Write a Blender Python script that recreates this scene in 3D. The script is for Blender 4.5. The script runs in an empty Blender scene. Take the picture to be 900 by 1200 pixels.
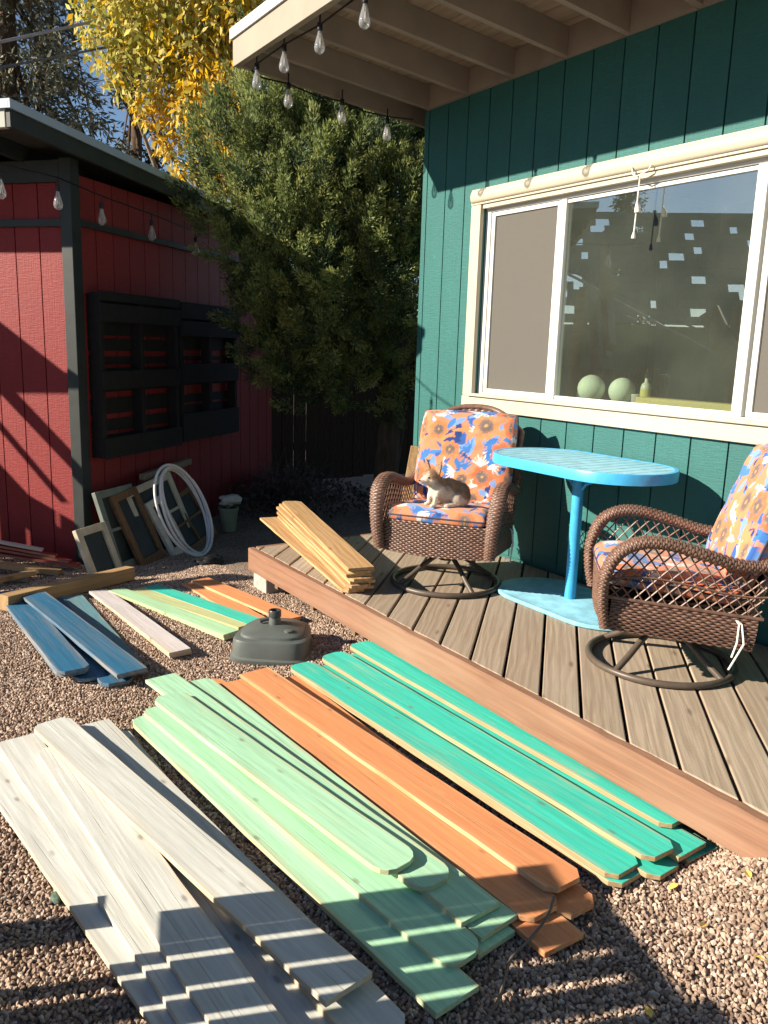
import bpy, bmesh, math, random
import numpy as np
from mathutils import Vector, Matrix
random.seed(7); RNG = np.random.default_rng(7)
R = math.radians
sc = bpy.context.scene
COL = sc.collection

# ------------------------------------------------------------------ camera
FPX, PITCH, ROLL, YAW, CAMH = 960.0, R(11.345), R(1.771), R(33.306), 1.5
_fw = np.array([math.sin(YAW)*math.cos(PITCH), math.cos(YAW)*math.cos(PITCH), -math.sin(PITCH)])
_r0 = np.array([math.cos(YAW), -math.sin(YAW), 0.0]); _u0 = np.cross(_r0, _fw)
_rt = math.cos(ROLL)*_r0 + math.sin(ROLL)*_u0
_up = -math.sin(ROLL)*_r0 + math.cos(ROLL)*_u0
CAMP = np.array([0, 0, CAMH])
cd = bpy.data.cameras.new('camera'); cam = bpy.data.objects.new('camera', cd); COL.objects.link(cam)
cd.sensor_fit = 'VERTICAL'; cd.sensor_height = 36.0; cd.lens = FPX/1200*36.0
cd.clip_start = 0.02; cd.clip_end = 2000
_m = Matrix.Identity(4)
for i in range(3):
    _m[i][0], _m[i][1], _m[i][2], _m[i][3] = _rt[i], _up[i], -_fw[i], CAMP[i]
cam.matrix_world = _m
sc.camera = cam

# ------------------------------------------------------------------ light
SUN_AZ, SUN_EL = R(-70.3), R(25.5)            # where the sun stands, clockwise from +Y
world = bpy.data.worlds.new('World'); sc.world = world; world.use_nodes = True
wn = world.node_tree; wn.nodes.clear()
sky = wn.nodes.new('ShaderNodeTexSky'); sky.sky_type = 'NISHITA'; sky.sun_disc = False
sky.sun_elevation = SUN_EL; sky.sun_rotation = SUN_AZ % (2*math.pi); sky.altitude = 1600
sky.air_density = 1.0; sky.dust_density = 0.4; sky.ozone_density = 2.0
bg = wn.nodes.new('ShaderNodeBackground'); bg.inputs['Strength'].default_value = 0.056
wo = wn.nodes.new('ShaderNodeOutputWorld')
wn.links.new(sky.outputs[0], bg.inputs[0]); wn.links.new(bg.outputs[0], wo.inputs[0])
SUND = Vector((-math.sin(SUN_AZ)*math.cos(SUN_EL), -math.cos(SUN_AZ)*math.cos(SUN_EL), -math.sin(SUN_EL)))  # travel
sl = bpy.data.lights.new('sun', 'SUN'); so = bpy.data.objects.new('sun', sl); COL.objects.link(so)
sl.energy = 5.0; sl.angle = R(0.53); sl.color = (1.0, 0.885, 0.72)
so.location = (-8, 4, 6); so.rotation_mode = 'QUATERNION'; so.rotation_quaternion = SUND.to_track_quat('-Z', 'Y')
sc.view_settings.view_transform = 'Standard'; sc.view_settings.look = 'None'
sc.view_settings.exposure = 1.22; sc.view_settings.gamma = 1.0; sc.view_settings.use_curve_mapping = False

# ------------------------------------------------------------------ pixel -> direction -> point on a known surface
def ray(x, y): return _rt*(x-450)/FPX + _up*(600-y)/FPX + _fw
def G(x, y, z=0.0):                            # on the level plane z
    d = ray(x, y); return CAMP + d*((z-CAMH)/d[2])
def PL(x, y, p, n):
    d = ray(x, y); n = np.array(n, float); return CAMP + d*(((np.array(p, float)-CAMP)@n)/(d@n))
def AT(x, y, dist):                            # at a known horizontal distance
    d = ray(x, y); return CAMP + d*(dist/math.hypot(d[0], d[1]))
def V(a): return Vector([float(t) for t in a])

# ------------------------------------------------------------------ mesh builder
class MB:
    def __init__(s): s.v = []; s.f = []; s.m = []
    def add(s, vs, fs, mat=0):
        o = len(s.v); s.v.extend([tuple(map(float, p)) for p in vs])
        s.f.extend([tuple(i+o for i in f) for f in fs])
        s.m.extend([mat]*len(fs) if isinstance(mat, int) else mat); return s
    def bx(s, x0, x1, y0, y1, z0, z1, mat=0, M=None):
        vs = [Vector((x, y, z)) for z in (z0, z1) for y in (y0, y1) for x in (x0, x1)]
        if M is not None: vs = [M @ p for p in vs]
        return s.add(vs, [(0,2,3,1),(4,5,7,6),(0,1,5,4),(2,6,7,3),(0,4,6,2),(1,3,7,5)], mat)
    def beam(s, a, b, w, h, up=(0,0,1), mat=0):     # rectangular bar from a to b
        a = Vector(a); b = Vector(b); t = (b-a).normalized(); up = Vector(up)
        x = t.cross(up).normalized(); z = x.cross(t)
        vs = []
        for p in (a, b):
            for sx, sz in ((-1,-1),(1,-1),(1,1),(-1,1)): vs.append(p + x*sx*w/2 + z*sz*h/2)
        return s.add(vs, [(0,1,2,3),(7,6,5,4),(0,4,5,1),(1,5,6,2),(2,6,7,3),(3,7,4,0)], mat)
    def tube(s, pts, r, n=8, closed=False, mat=0, caps=True, flat=None):
        pts = [Vector(p) for p in pts]; N = len(pts); rs = r if hasattr(r, '__len__') else [r]*N
        T = []
        for i in range(N):
            a = pts[(i-1) % N] if (closed or i > 0) else pts[i]
            b = pts[(i+1) % N] if (closed or i < N-1) else pts[i]
            T.append((b-a).normalized())
        ref = Vector((0,0,1)) if abs(T[0].z) < .9 else Vector((1,0,0))
        X = T[0].cross(ref).normalized(); vs = []
        for i in range(N):
            X = (X - T[i]*X.dot(T[i])).normalized(); Y = T[i].cross(X)
            for k in range(n):
                a = 2*math.pi*k/n
                vs.append(pts[i] + (X*math.cos(a) + Y*math.sin(a)*(flat or 1.0))*rs[i])
        fs = []
        for i in range(N if closed else N-1):
            for k in range(n):
                j = (i+1) % N
                fs.append((i*n+k, i*n+(k+1) % n, j*n+(k+1) % n, j*n+k))
        if caps and not closed:
            fs.append(tuple(reversed(range(n)))); fs.append(tuple((N-1)*n+k for k in range(n)))
        return s.add(vs, fs, mat)
    def prism(s, poly, z0, z1, top=0, side=0, bot=0, M=None):
        n = len(poly); vs = [Vector((x, y, z0)) for x, y in poly] + [Vector((x, y, z1)) for x, y in poly]
        if M is not None: vs = [M @ p for p in vs]
        fs = [tuple(reversed(range(n))), tuple(range(n, 2*n))] + [(i, (i+1) % n, n+(i+1) % n, n+i) for i in range(n)]
        return s.add(vs, fs, [bot, top]+[side]*n)
    def lathe(s, prof, n=24, c=(0,0,0), mat=0):
        vs = []; c = Vector(c)
        for r, z in prof:
            for k in range(n):
                a = 2*math.pi*k/n; vs.append(c+Vector((r*math.cos(a), r*math.sin(a), z)))
        fs = [(i*n+k, i*n+(k+1) % n, (i+1)*n+(k+1) % n, (i+1)*n+k) for i in range(len(prof)-1) for k in range(n)]
        fs.append(tuple(reversed(range(n)))); fs.append(tuple((len(prof)-1)*n+k for k in range(n)))
        return s.add(vs, fs, mat)
    def grid(s, P, mat=0, flip=False):              # P: (nu, nv, 3)
        nu, nv = P.shape[:2]
        f = lambda i, j: i*nv+j
        fs = [(f(i,j), f(i+1,j), f(i+1,j+1), f(i,j+1)) for i in range(nu-1) for j in range(nv-1)]
        if flip: fs = [tuple(reversed(q)) for q in fs]
        return s.add(P.reshape(-1, 3), fs, mat)
    def mesh(s, name):
        me = bpy.data.meshes.new(name); me.from_pydata(s.v, [], s.f)
        me.polygons.foreach_set('material_index', s.m); me.update(); return me
    def build(s, name, mats, parent=None, loc=None, rot=None, smooth=None, bevel=0):
        me = s.mesh(name)
        return obj(name, me, mats, parent, loc, rot, smooth, bevel)

def obj(name, me, mats, parent=None, loc=None, rot=None, smooth=None, bevel=0):
    for m in (mats if isinstance(mats, (list, tuple)) else [mats]):
        if m.name not in me.materials: me.materials.append(m)
    o = bpy.data.objects.new(name, me); COL.objects.link(o)
    if parent is not None: o.parent = parent
    if loc is not None: o.location = loc
    if rot is not None: o.rotation_euler = rot
    if smooth:
        me.polygons.foreach_set('use_smooth', [True]*len(me.polygons))
        if smooth < 180: me.set_sharp_from_angle(angle=R(smooth))
    if bevel:
        b = o.modifiers.new('bevel', 'BEVEL'); b.width = bevel; b.segments = 2; b.limit_method = 'ANGLE'
        b.angle_limit = R(40)
    return o

def tag(o, label=None, cat=None, group=None, kind=None):
    if label: o['label'] = label
    if cat: o['category'] = cat
    if group: o['group'] = group
    if kind: o['kind'] = kind
    return o

def thing(name, label, cat, loc=(0,0,0), rz=0, group=None):
    o = bpy.data.objects.new(name, None); COL.objects.link(o); o.empty_display_size = .1
    o.location = loc; o.rotation_euler = (0, 0, rz)
    return tag(o, label, cat, group)

def dup(o, parent=None):
    c = o.copy(); COL.objects.link(c); c.parent = parent
    for ch in list(o.children): dup(ch, c)
    return c

# ------------------------------------------------------------------ materials
class NT:
    def __init__(s, name):
        s.m = bpy.data.materials.new(name); s.m.use_nodes = True; s.t = s.m.node_tree
        s.b = s.t.nodes['Principled BSDF']; s.out = s.t.nodes['Material Output']
        s.tc = None
    def n(s, typ, **kw):
        x = s.t.nodes.new('ShaderNode'+typ)
        for k, v in kw.items():
            if k.startswith('i_'):
                key = k[2:]; key = int(key) if key.isdigit() else key.replace('_', ' ')
                x.inputs[key].default_value = v
            else: setattr(x, k, v)
        return x
    def l(s, a, b): s.t.links.new(a, b)
    def coord(s, scale=(1,1,1), rnd=True):
        tc = s.n('TexCoord'); mp = s.n('Mapping'); mp.inputs['Scale'].default_value = scale
        if rnd:
            oi = s.n('ObjectInfo'); mm = s.n('VectorMath', operation='MULTIPLY_ADD')
            mul = s.n('Math', operation='MULTIPLY'); mul.inputs[1].default_value = 37.0
            s.l(oi.outputs['Random'], mul.inputs[0])
            ad = s.n('VectorMath', operation='ADD'); s.l(tc.outputs['Object'], ad.inputs[0]); s.l(mul.outputs[0], ad.inputs[1])
            s.l(ad.outputs[0], mp.inputs['Vector'])
        else: s.l(tc.outputs['Object'], mp.inputs['Vector'])
        return mp.outputs[0]
    def noise(s, vec, scale=5, detail=3, rough=.55, dist=0):
        x = s.n('TexNoise'); x.inputs['Scale'].default_value = scale; x.inputs['Detail'].default_value = detail
        x.inputs['Roughness'].default_value = rough; x.inputs['Distortion'].default_value = dist
        s.l(vec, x.inputs['Vector']); return x.outputs[0]
    def ramp(s, fac, stops):
        x = s.n('ValToRGB'); e = x.color_ramp.elements
        while len(e) < len(stops): e.new(.5)
        for k, (p, c) in enumerate(stops):
            e[k].position = p; e[k].color = (c, c, c, 1) if isinstance(c, (int, float)) else (*c, 1)
        s.l(fac, x.inputs[0]); return x.outputs[0]
    def mix(s, fac, a, b, mode='MIX'):
        x = s.n('MixRGB', blend_type=mode)
        for sock, v in ((x.inputs[0], fac), (x.inputs[1], a), (x.inputs[2], b)):
            if isinstance(v, (int, float)): sock.default_value = v
            elif isinstance(v, tuple): sock.default_value = (*v, 1)
            else: s.l(v, sock)
        return x.outputs[0]
    def math(s, op, a, b=None, clamp=False):
        x = s.n('Math', operation=op, use_clamp=clamp)
        for sock, v in ((x.inputs[0], a), (x.inputs[1], b)):
            if v is None: continue
            if isinstance(v, (int, float)): sock.default_value = v
            else: s.l(v, sock)
        return x.outputs[0]
    def fin(s, col=None, rough=.6, bump=None, bs=.3, bd=.002, spec=None):
        if col is not None:
            if isinstance(col, tuple): s.b.inputs['Base Color'].default_value = (*col, 1)
            else: s.l(col, s.b.inputs['Base Color'])
        if isinstance(rough, (int, float)): s.b.inputs['Roughness'].default_value = rough
        else: s.l(rough, s.b.inputs['Roughness'])
        if spec is not None: s.b.inputs['Specular IOR Level'].default_value = spec
        if bump is not None:
            x = s.n('Bump'); x.inputs['Strength'].default_value = bs; x.inputs['Distance'].default_value = bd
            s.l(bump, x.inputs['Height']); s.l(x.outputs[0], s.b.inputs['Normal'])
        return s.m

def mul(c, k): return tuple(min(1, t*k) for t in c)

def m_plain(name, col, rough=.6, var=.12, scale=8, bs=.15, spec=.4):
    t = NT(name); v = t.coord(); n = t.noise(v, scale, 4)
    c = t.mix(t.ramp(n, [(.3, 0.0), (.7, 1.0)]), mul(col, 1-var), mul(col, 1+var))
    return t.fin(c, rough, t.noise(v, scale*12, 3), bs, .001, spec)

def m_paint(name, col, raw=(.52,.37,.20), wear=.55, half=.068, grain=.2, ax=0, edge_all=False):
    """painted, rough-sawn picket: paint thin towards the long edges, grain and knots telegraph through"""
    t = NT(name)
    v = t.coord((70, 3.2, 70)); g = t.noise(v, 1.0, 4, .6)
    v2 = t.coord((9, 1.6, 9)); b = t.noise(v2, 1.0, 3, .6, .6)
    v3n = t.n('TexNoise'); v3n.inputs['Scale'].default_value = 30; v3 = t.coord((9, 3.9, 9)); t.l(v3, v3n.inputs['Vector']); v3n.inputs['Scale'].default_value = 2.2; v3 = t.mix(.035, v3, v3n.outputs['Color']); vo = t.n('TexVoronoi', voronoi_dimensions='2D'); vo.inputs['Scale'].default_value = 1.0; t.l(v3, vo.inputs['Vector'])
    sc_ = t.n('SeparateColor'); t.l(vo.outputs['Color'], sc_.inputs[0]); some = t.ramp(sc_.outputs[0], [(.66, 0.0), (.9, 1.0)])
    knot = t.math('MULTIPLY', t.ramp(vo.outputs['Distance'], [(.015, 1.0), (.045, .8), (.06, .25), (.10, 0.0)]), some)
    tc = t.n('TexCoord'); sp = t.n('SeparateXYZ'); t.l(tc.outputs['Object'], sp.inputs[0])
    ed = t.math('ABSOLUTE', sp.outputs[ax]); ed = t.math('DIVIDE', ed, half)
    ed = t.math('ADD', ed, t.math('MULTIPLY', t.math('SUBTRACT', b, .5), .55))
    edge = t.ramp(ed, [(.80, 0.0), (1.0, 1.0)])
    chip = t.noise(t.coord((26, 5.5, 26)), 1.0, 4, .7); sparse = t.math('ADD', t.ramp(b, [(.60, 0.0), (.76, 1.0)]), t.math('MULTIPLY', t.ramp(chip, [(.66, 0.0), (.72, 1.0)]), 1.2), True)
    msk = t.math('MULTIPLY', t.math('ADD', edge, t.math('MULTIPLY', sparse, .55), True), t.ramp(g, [(.35, .25), (.6, 1.0)]))
    if edge_all: msk = t.math('MULTIPLY', t.ramp(b, [(.34, .12), (.62, 1.0)]), t.ramp(g, [(.3, .35), (.6, 1.0)]))
    msk = t.math('MULTIPLY', msk, wear)
    c = t.mix(t.ramp(g, [(.28, 0.0), (.72, 1.0)]), mul(col, 1-grain*1.5), mul(col, 1+grain*.6))
    c = t.mix(t.ramp(b, [(.3, 0.0), (.7, .5)]), c, mul(col, .82))
    oi = t.n('ObjectInfo'); c = t.mix(t.math('MULTIPLY', oi.outputs['Random'], .22), c, mul(col, .68))
    c = t.mix(msk, c, raw)
    st = t.noise(t.coord((28, .55, 28)), 1.0, 3, .6); c = t.mix(t.ramp(st, [(.52, 0.0), (.74, .42)]), c, t.mix(.5, mul(col, .62), mul(raw, .8)))
    c = t.mix(t.math('MULTIPLY', knot, .62), c, mul(raw, .30))
    ck = t.noise(t.coord((150, 1.1, 150)), 1.0, 3, .6); ck = t.ramp(ck, [(.63, 0.0), (.70, 1.0)]); c = t.mix(t.math('MULTIPLY', ck, .38), c, mul(raw, .38))
    return t.fin(c, .72, t.math('SUBTRACT', g, t.math('MULTIPLY', ck, .8)), .7, .0018, .25)

def m_wood(name, light, dark, rings=9.0, rough=.75, ax='X', gl=60, grey=None, ring=.85, vary=.35):
    """bare timber, grain along local Y"""
    t = NT(name)
    v = t.coord((1, .11, 1)); w = t.n('TexWave', wave_type='BANDS', bands_direction=ax)
    w.inputs['Scale'].default_value = rings; w.inputs['Distortion'].default_value = 9.0
    w.inputs['Detail'].default_value = 2.5; w.inputs['Detail Scale'].default_value = 1.6; t.l(v, w.inputs['Vector'])
    g = t.noise(t.coord((gl*1.6, 3, gl*1.6)), 1.0, 4, .6)
    b = t.noise(t.coord((6, 1.2, 6)), 1.0, 3, .6)
    c = t.mix(t.ramp(w.outputs[1], [(.1, 0.0), (.9, ring)]), light, dark)
    c = t.mix(t.ramp(g, [(.35, 0.0), (.75, .6)]), c, mul(dark, .6))
    c = t.mix(t.ramp(b, [(.35, 0.0), (.75, .7)]), c, grey or mul(light, .7))
    vk = t.n('TexVoronoi', voronoi_dimensions='2D'); vk.inputs['Scale'].default_value = 1.0; t.l(t.coord((7, 2.2, 7)), vk.inputs['Vector'])
    sk_ = t.n('SeparateColor'); t.l(vk.outputs['Color'], sk_.inputs[0]); kn = t.math('MULTIPLY', t.ramp(vk.outputs['Distance'], [(.03, 1.0), (.09, 0.0)]), t.ramp(sk_.outputs[0], [(.6, 0.0), (.62, .7)])); c = t.mix(kn, c, mul(dark, .35))
    oi = t.n('ObjectInfo'); c = t.mix(t.math('MULTIPLY', oi.outputs['Random'], vary), c, mul(dark, .8))
    h = t.math('ADD', t.math('MULTIPLY', w.outputs[1], -.4), g)
    return t.fin(c, rough, h, .5, .0016, .3)

def m_siding(name, col):
    """rough-sawn plywood siding: fine cross ridges and vertical grain under the paint"""
    t = NT(name)
    r1 = t.noise(t.coord((22, 22, 150)), 1.0, 4, .65); r2 = t.noise(t.coord((140, 140, 5)), 1.0, 3, .6)
    b = t.noise(t.coord((3, 3, 1.2)), 1.0, 4, .6)
    h = t.math('ADD', t.math('MULTIPLY', r1, 1.0), t.math('MULTIPLY', r2, .7))
    c = t.mix(t.ramp(b, [(.3, 0.0), (.7, 1.0)]), mul(col, .74), mul(col, 1.14))
    c = t.mix(t.ramp(h, [(.62, 0.0), (1.05, .55)]), mul(col, .72), c)
    c = t.mix(t.ramp(r1, [(.62, 0.0), (.78, .25)]), c, mul(col, 1.9))
    return t.fin(c, .6, h, .75, .004, .35)
# ------------------------------------------------------------------ shared materials
M = {}
M['teal_wall'] = m_siding('teal_siding_paint', (.028,.148,.140))
M['red_wall'] = m_siding('red_siding_paint', (.27,.024,.025))
M['cream'] = m_plain('cream_trim_paint', (.46,.41,.315), .5, .05, 3)
M['vinyl'] = m_plain('white_vinyl', (.62,.62,.59), .35, .03, 3)
M['taupe'] = m_plain('taupe_eave_paint', (.27,.220,.183), .7, .12, 5)
M['soffit'] = m_wood('soffit_board', (.36,.27,.20), (.26,.19,.14), 4)
M['fascia'] = m_plain('beige_fascia_paint', (.28,.245,.19), .6, .08, 5)
M['drip'] = m_plain('white_drip_metal', (.55,.57,.58), .35, .04, 4)
M['roofing'] = m_plain('dark_roofing', (.05,.05,.05), .9, .2, 20, .5)
M['charcoal'] = m_plain('charcoal_trim_paint', (.022,.028,.028), .55, .2, 8)
M['shed_fascia'] = m_plain('weathered_shed_fascia', (.34,.36,.32), .6, .12, 8)
M['room'] = m_plain('room_wall_paint', (.20,.19,.16), .9, .06, 2)
M['deck'] = m_wood('weathered_deck_board', (.47,.375,.28), (.265,.195,.138), 10, .8, 'X', 70, (.39,.34,.275), .6, .6)
M['deck_fascia'] = m_wood('reddish_deck_fascia', (.29,.150,.092), (.17,.085,.052), 6, .9, 'Z', 120, (.33,.21,.145), .5)
M['joist'] = m_wood('joist_timber', (.25,.17,.10), (.16,.10,.06), 6)
M['concrete'] = m_plain('grey_concrete', (.36,.33,.29), .9, .2, 14, .6)
M['raw'] = m_wood('raw_picket_edge', (.58,.42,.24), (.42,.28,.14), 14, .8)
M['cedar'] = m_wood('bare_cedar', (.56,.36,.18), (.38,.215,.09), 8, .75, 'X', 60, (.50,.33,.18))
M['pine'] = m_wood('bare_pine_lumber', (.50,.34,.17), (.36,.22,.10), 7, .75)
M['greywood'] = m_wood('greyed_lumber', (.33,.28,.22), (.22,.18,.13), 7, .85)
M['black_pallet'] = m_plain('black_stained_pallet', (.010,.009,.010), .8, .3, 14, .5)
M['black'] = m_plain('black_plastic', (.012,.012,.013), .45, .15, 10)
M['steel'] = m_plain('dark_brown_steel', (.085,.065,.05), .42, .15, 20)
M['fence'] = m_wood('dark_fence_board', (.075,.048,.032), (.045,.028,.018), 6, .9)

def m_glass():
    """coated, slightly dusty pane: mirror part grows towards grazing, a thin film of dust scatters sunlight"""
    t = NT('window_glass'); t.t.nodes.remove(t.b)
    tr = t.n('BsdfTransparent'); tr.inputs[0].default_value = (.86,.91,.86,1)
    gl = t.n('BsdfGlossy'); gl.inputs['Roughness'].default_value = .004; gl.inputs[0].default_value = (1,1,1,1)
    lw = t.n('LayerWeight'); lw.inputs[0].default_value = .5
    f = t.math('MULTIPLY', t.math('POWER', lw.outputs['Facing'], 5.0), .85); f = t.math('ADD', f, .20, True)
    mx = t.n('MixShader'); t.l(f, mx.inputs[0]); t.l(tr.outputs[0], mx.inputs[1]); t.l(gl.outputs[0], mx.inputs[2])
    df = t.n('BsdfDiffuse'); df.inputs[0].default_value = (.70,.78,.64,1); m2 = t.n('MixShader')
    dn = t.noise(t.coord((1,1,1)), 3.0, 4); t.l(t.ramp(dn, [(.3,.016),(.7,.034)]), m2.inputs[0])
    t.l(mx.outputs[0], m2.inputs[1]); t.l(df.outputs[0], m2.inputs[2])
    wv = t.noise(t.coord((1,1,1)), 1.6, 1); bp = t.n('Bump'); bp.inputs['Strength'].default_value = .05; bp.inputs['Distance'].default_value = .02
    t.l(wv, bp.inputs['Height']); t.l(bp.outputs[0], gl.inputs['Normal'])
    t.l(m2.outputs[0], t.out.inputs[0]); return t.m
M['glass'] = m_glass()
def m_screen():
    t = NT('insect_screen'); t.t.nodes.remove(t.b)
    tr = t.n('BsdfTransparent'); tr.inputs[0].default_value = (.9,.88,.85,1)
    df = t.n('BsdfDiffuse'); df.inputs[0].default_value = (.165,.158,.145,1)
    mx = t.n('MixShader'); mx.inputs[0].default_value = .60
    t.l(tr.outputs[0], mx.inputs[1]); t.l(df.outputs[0], mx.inputs[2]); t.l(mx.outputs[0], t.out.inputs[0]); return t.m
M['screen'] = m_screen()

# ------------------------------------------------------------------ ground
def sst(a, b, x):
    t = np.clip((x-a)/(b-a), 0, 1); return t*t*(3-2*t)
def gh(x, y):
    """gravel height: gentle waves, banked up against the near end of the deck"""
    x = np.asarray(x, float); y = np.asarray(y, float)
    near = np.exp(-((x-1)**2+(y-3)**2)/60.0)
    w = .004*np.sin(9.1*x+4.3*y)*np.sin(7.7*y-2.6*x)*np.sin(1.3*x+y) + .005*np.sin(2.1*x+1.3*y)*np.cos(1.7*y-.6*x) + .003*np.sin(5.3*x-3.1*y+1)
    bank = .03*sst(1.5, 1.95, x)*sst(4.0, 3.2, y)*sst(-6, -3, y) + .135*sst(1.72, 2.03, x)*sst(1.36, 1.02, y)*sst(-6, -3, y)
    return w*near + bank*(x < 3.2) - .135*sst(4.55, 6.0, y)
XS = np.concatenate([[-400,-120,-50,-25,-14,-8,-5,-3,-1.8], np.linspace(-1,2.4,70), [2.6,3,3.4,4,5,7,10,16,30,60,140,400]])
YS = np.concatenate([[-400,-120,-40,-15,-6,-3,-1,0], np.linspace(.6,6.9,115), [7.3,8,10,13,18,30,60,140,400]])
gx, gy = np.meshgrid(XS, YS, indexing='ij'); gz = gh(gx, gy)
def m_ground():
    t = NT('gravel_bed'); v = t.coord((1,1,1), False)
    vo = t.n('TexVoronoi'); vo.inputs['Scale'].default_value = 85; t.l(v, vo.inputs['Vector'])
    n = t.noise(v, 2.2, 4)
    c = t.ramp(vo.outputs['Color'], [(.2,(.16,.12,.095)),(.55,(.28,.215,.17)),(.9,(.38,.30,.245))])
    c = t.mix(t.ramp(n, [(.35,0.0),(.7,.5)]), c, (.11,.08,.06))
    return t.fin(c, .95, t.math('SUBTRACT', 1.0, vo.outputs['Distance']), .9, .01, .2)
gm = MB(); gm.grid(np.stack([gx, gy, gz-.004], -1))
ground = gm.build('ground', m_ground(), smooth=180); tag(ground, 'brown gravel yard in front of the deck', kind='structure')

def m_pebble():
    t = NT('gravel_stone'); oi = t.n('ObjectInfo')
    c = t.ramp(oi.outputs['Random'], [(0.0,(.17,.112,.080)),(.25,(.29,.203,.150)),(.55,(.40,.290,.218)),(.85,(.50,.380,.298)),(1.0,(.60,.50,.42))])
    n = t.noise(t.coord((1,1,1)), 1.5, 3); c = t.mix(t.ramp(n, [(.3,0.0),(.8,.40)]), c, (.24,.175,.14))
    return t.fin(c, .9, t.noise(t.coord((1,1,1)), 5, 3), .4, .002, .25)
def gravel():
    xs = np.linspace(-.75, 2.16, 60); ys = np.linspace(.75, 6.9, 120)
    X, Y = np.meshgrid(xs, ys, indexing='ij'); Z = gh(X, Y)
    mb = MB(); P = np.stack([X, Y, Z], -1); nu, nv = X.shape
    mb.v = [tuple(p) for p in P.reshape(-1, 3)]
    def seen(x, y):      # keep what can lie in or just beside the view, and not under the shed or deck
        az = math.degrees(math.atan2(x, y)); u = (x-1.371)*.766+(y-6.068)*.643; v = -(x-1.371)*.643+(y-6.068)*.766
        if u > 0 and v > 0: return False
        return 2 < az < 72
    for i in range(nu-1):
        for j in range(nv-1):
            if seen((xs[i]+xs[i+1])/2, (ys[j]+ys[j+1])/2): mb.f.append((i*nv+j, (i+1)*nv+j, (i+1)*nv+j+1, i*nv+j+1)); mb.m.append(0)
    pm = m_pebble(); o = mb.build('gravel', pm)
    ng = bpy.data.node_groups.new('gravel_scatter', 'GeometryNodeTree')
    ng.interface.new_socket('Geometry', in_out='INPUT', socket_type='NodeSocketGeometry')
    ng.interface.new_socket('Geometry', in_out='OUTPUT', socket_type='NodeSocketGeometry')
    N = lambda t: ng.nodes.new(t); L = ng.links.new
    gi, go = N('NodeGroupInput'), N('NodeGroupOutput')
    dp = N('GeometryNodeDistributePointsOnFaces'); dp.distribute_method = 'POISSON'
    dp.inputs['Distance Min'].default_value = .0082; dp.inputs['Density Max'].default_value = 20000; dp.inputs['Seed'].default_value = 3
    L(gi.outputs[0], dp.inputs['Mesh'])
    gti = N('GeometryNodeGeometryToInstance')
    for k in range(3):
        ic = N('GeometryNodeMeshIcoSphere'); ic.inputs['Radius'].default_value = .0064; ic.inputs['Subdivisions'].default_value = 2
        sp = N('GeometryNodeSetPosition'); nz = N('ShaderNodeTexNoise'); nz.inputs['Scale'].default_value = 115; nz.inputs['Detail'].default_value = 1.0
        po = N('GeometryNodeInputPosition'); ad = N('ShaderNodeVectorMath'); ad.operation = 'ADD'; ad.inputs[1].default_value = (k*3.1, k*1.7, k)
        L(po.outputs[0], ad.inputs[0]); L(ad.outputs[0], nz.inputs['Vector'])
        sb = N('ShaderNodeVectorMath'); sb.operation = 'SUBTRACT'; sb.inputs[1].default_value = (.5,.5,.5); L(nz.outputs['Color'], sb.inputs[0])
        sk = N('ShaderNodeVectorMath'); sk.operation = 'SCALE'; sk.inputs['Scale'].default_value = .0102; L(sb.outputs[0], sk.inputs[0])
        L(ic.outputs['Mesh'], sp.inputs['Geometry']); L(sk.outputs[0], sp.inputs['Offset'])
        sm = N('GeometryNodeSetMaterial'); sm.inputs['Material'].default_value = pm; L(sp.outputs[0], sm.inputs['Geometry'])
        L(sm.outputs[0], gti.inputs[0])
    ip = N('GeometryNodeInstanceOnPoints'); ip.inputs['Pick Instance'].default_value = True
    L(dp.outputs['Points'], ip.inputs['Points']); L(gti.outputs[0], ip.inputs['Instance'])
    rr = N('FunctionNodeRandomValue'); rr.data_type = 'FLOAT_VECTOR'; rr.inputs[0].default_value = (0,0,0); rr.inputs[1].default_value = (6.28,6.28,6.28)
    L(rr.outputs[0], ip.inputs['Rotation'])
    rs = N('FunctionNodeRandomValue'); rs.data_type = 'FLOAT_VECTOR'; rs.inputs[0].default_value = (.62,.62,.5); rs.inputs[1].default_value = (1.55,1.3,1.1)
    rs.inputs['Seed'].default_value = 9
    L(rs.outputs[0], ip.inputs['Scale']); L(ip.outputs[0], go.inputs[0])
    md = o.modifiers.new('scatter', 'NODES'); md.node_group = ng
    tag(o, 'loose pinkish brown gravel stones covering the yard', 'gravel', kind='stuff')
gravel()

# ------------------------------------------------------------------ teal house
HX, HY = 3.35, 4.75
house = thing('teal_house', 'teal house with grooved plywood siding and a wide cream-trimmed window', 'house', (HX, HY, 0))
HO = Vector((HX, HY, 0))
def hb(mb, name, mats, parent=None, smooth=None, bevel=0):
    mb.v = [tuple(Vector(p)-HO) for p in mb.v]
    return mb.build(name, mats, parent or house, smooth=smooth, bevel=bevel)
WY0, WY1, WZ0, WZ1 = 1.66, 4.095, 1.215, 2.37        # window opening
wb = MB()
wb.bx(3.362, 3.47, -3, WY0, .02, 3.16); wb.bx(3.362, 3.47, WY1, 4.74, .02, 3.16)
wb.bx(3.362, 3.47, WY0, WY1, .02, WZ0); wb.bx(3.362, 3.47, WY0, WY1, WZ1, 3.16)
wb.bx(3.372, 8, 4.64, 4.741, .02, 3.1)
wall = hb(wb, 'wall', M['teal_wall'])
PITCHS = .2032; gr = [4.29 + PITCHS*k for k in range(2, -36, -1)]
edges = [4.748] + [g for g in gr if g < 4.74]
cache = {}
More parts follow.
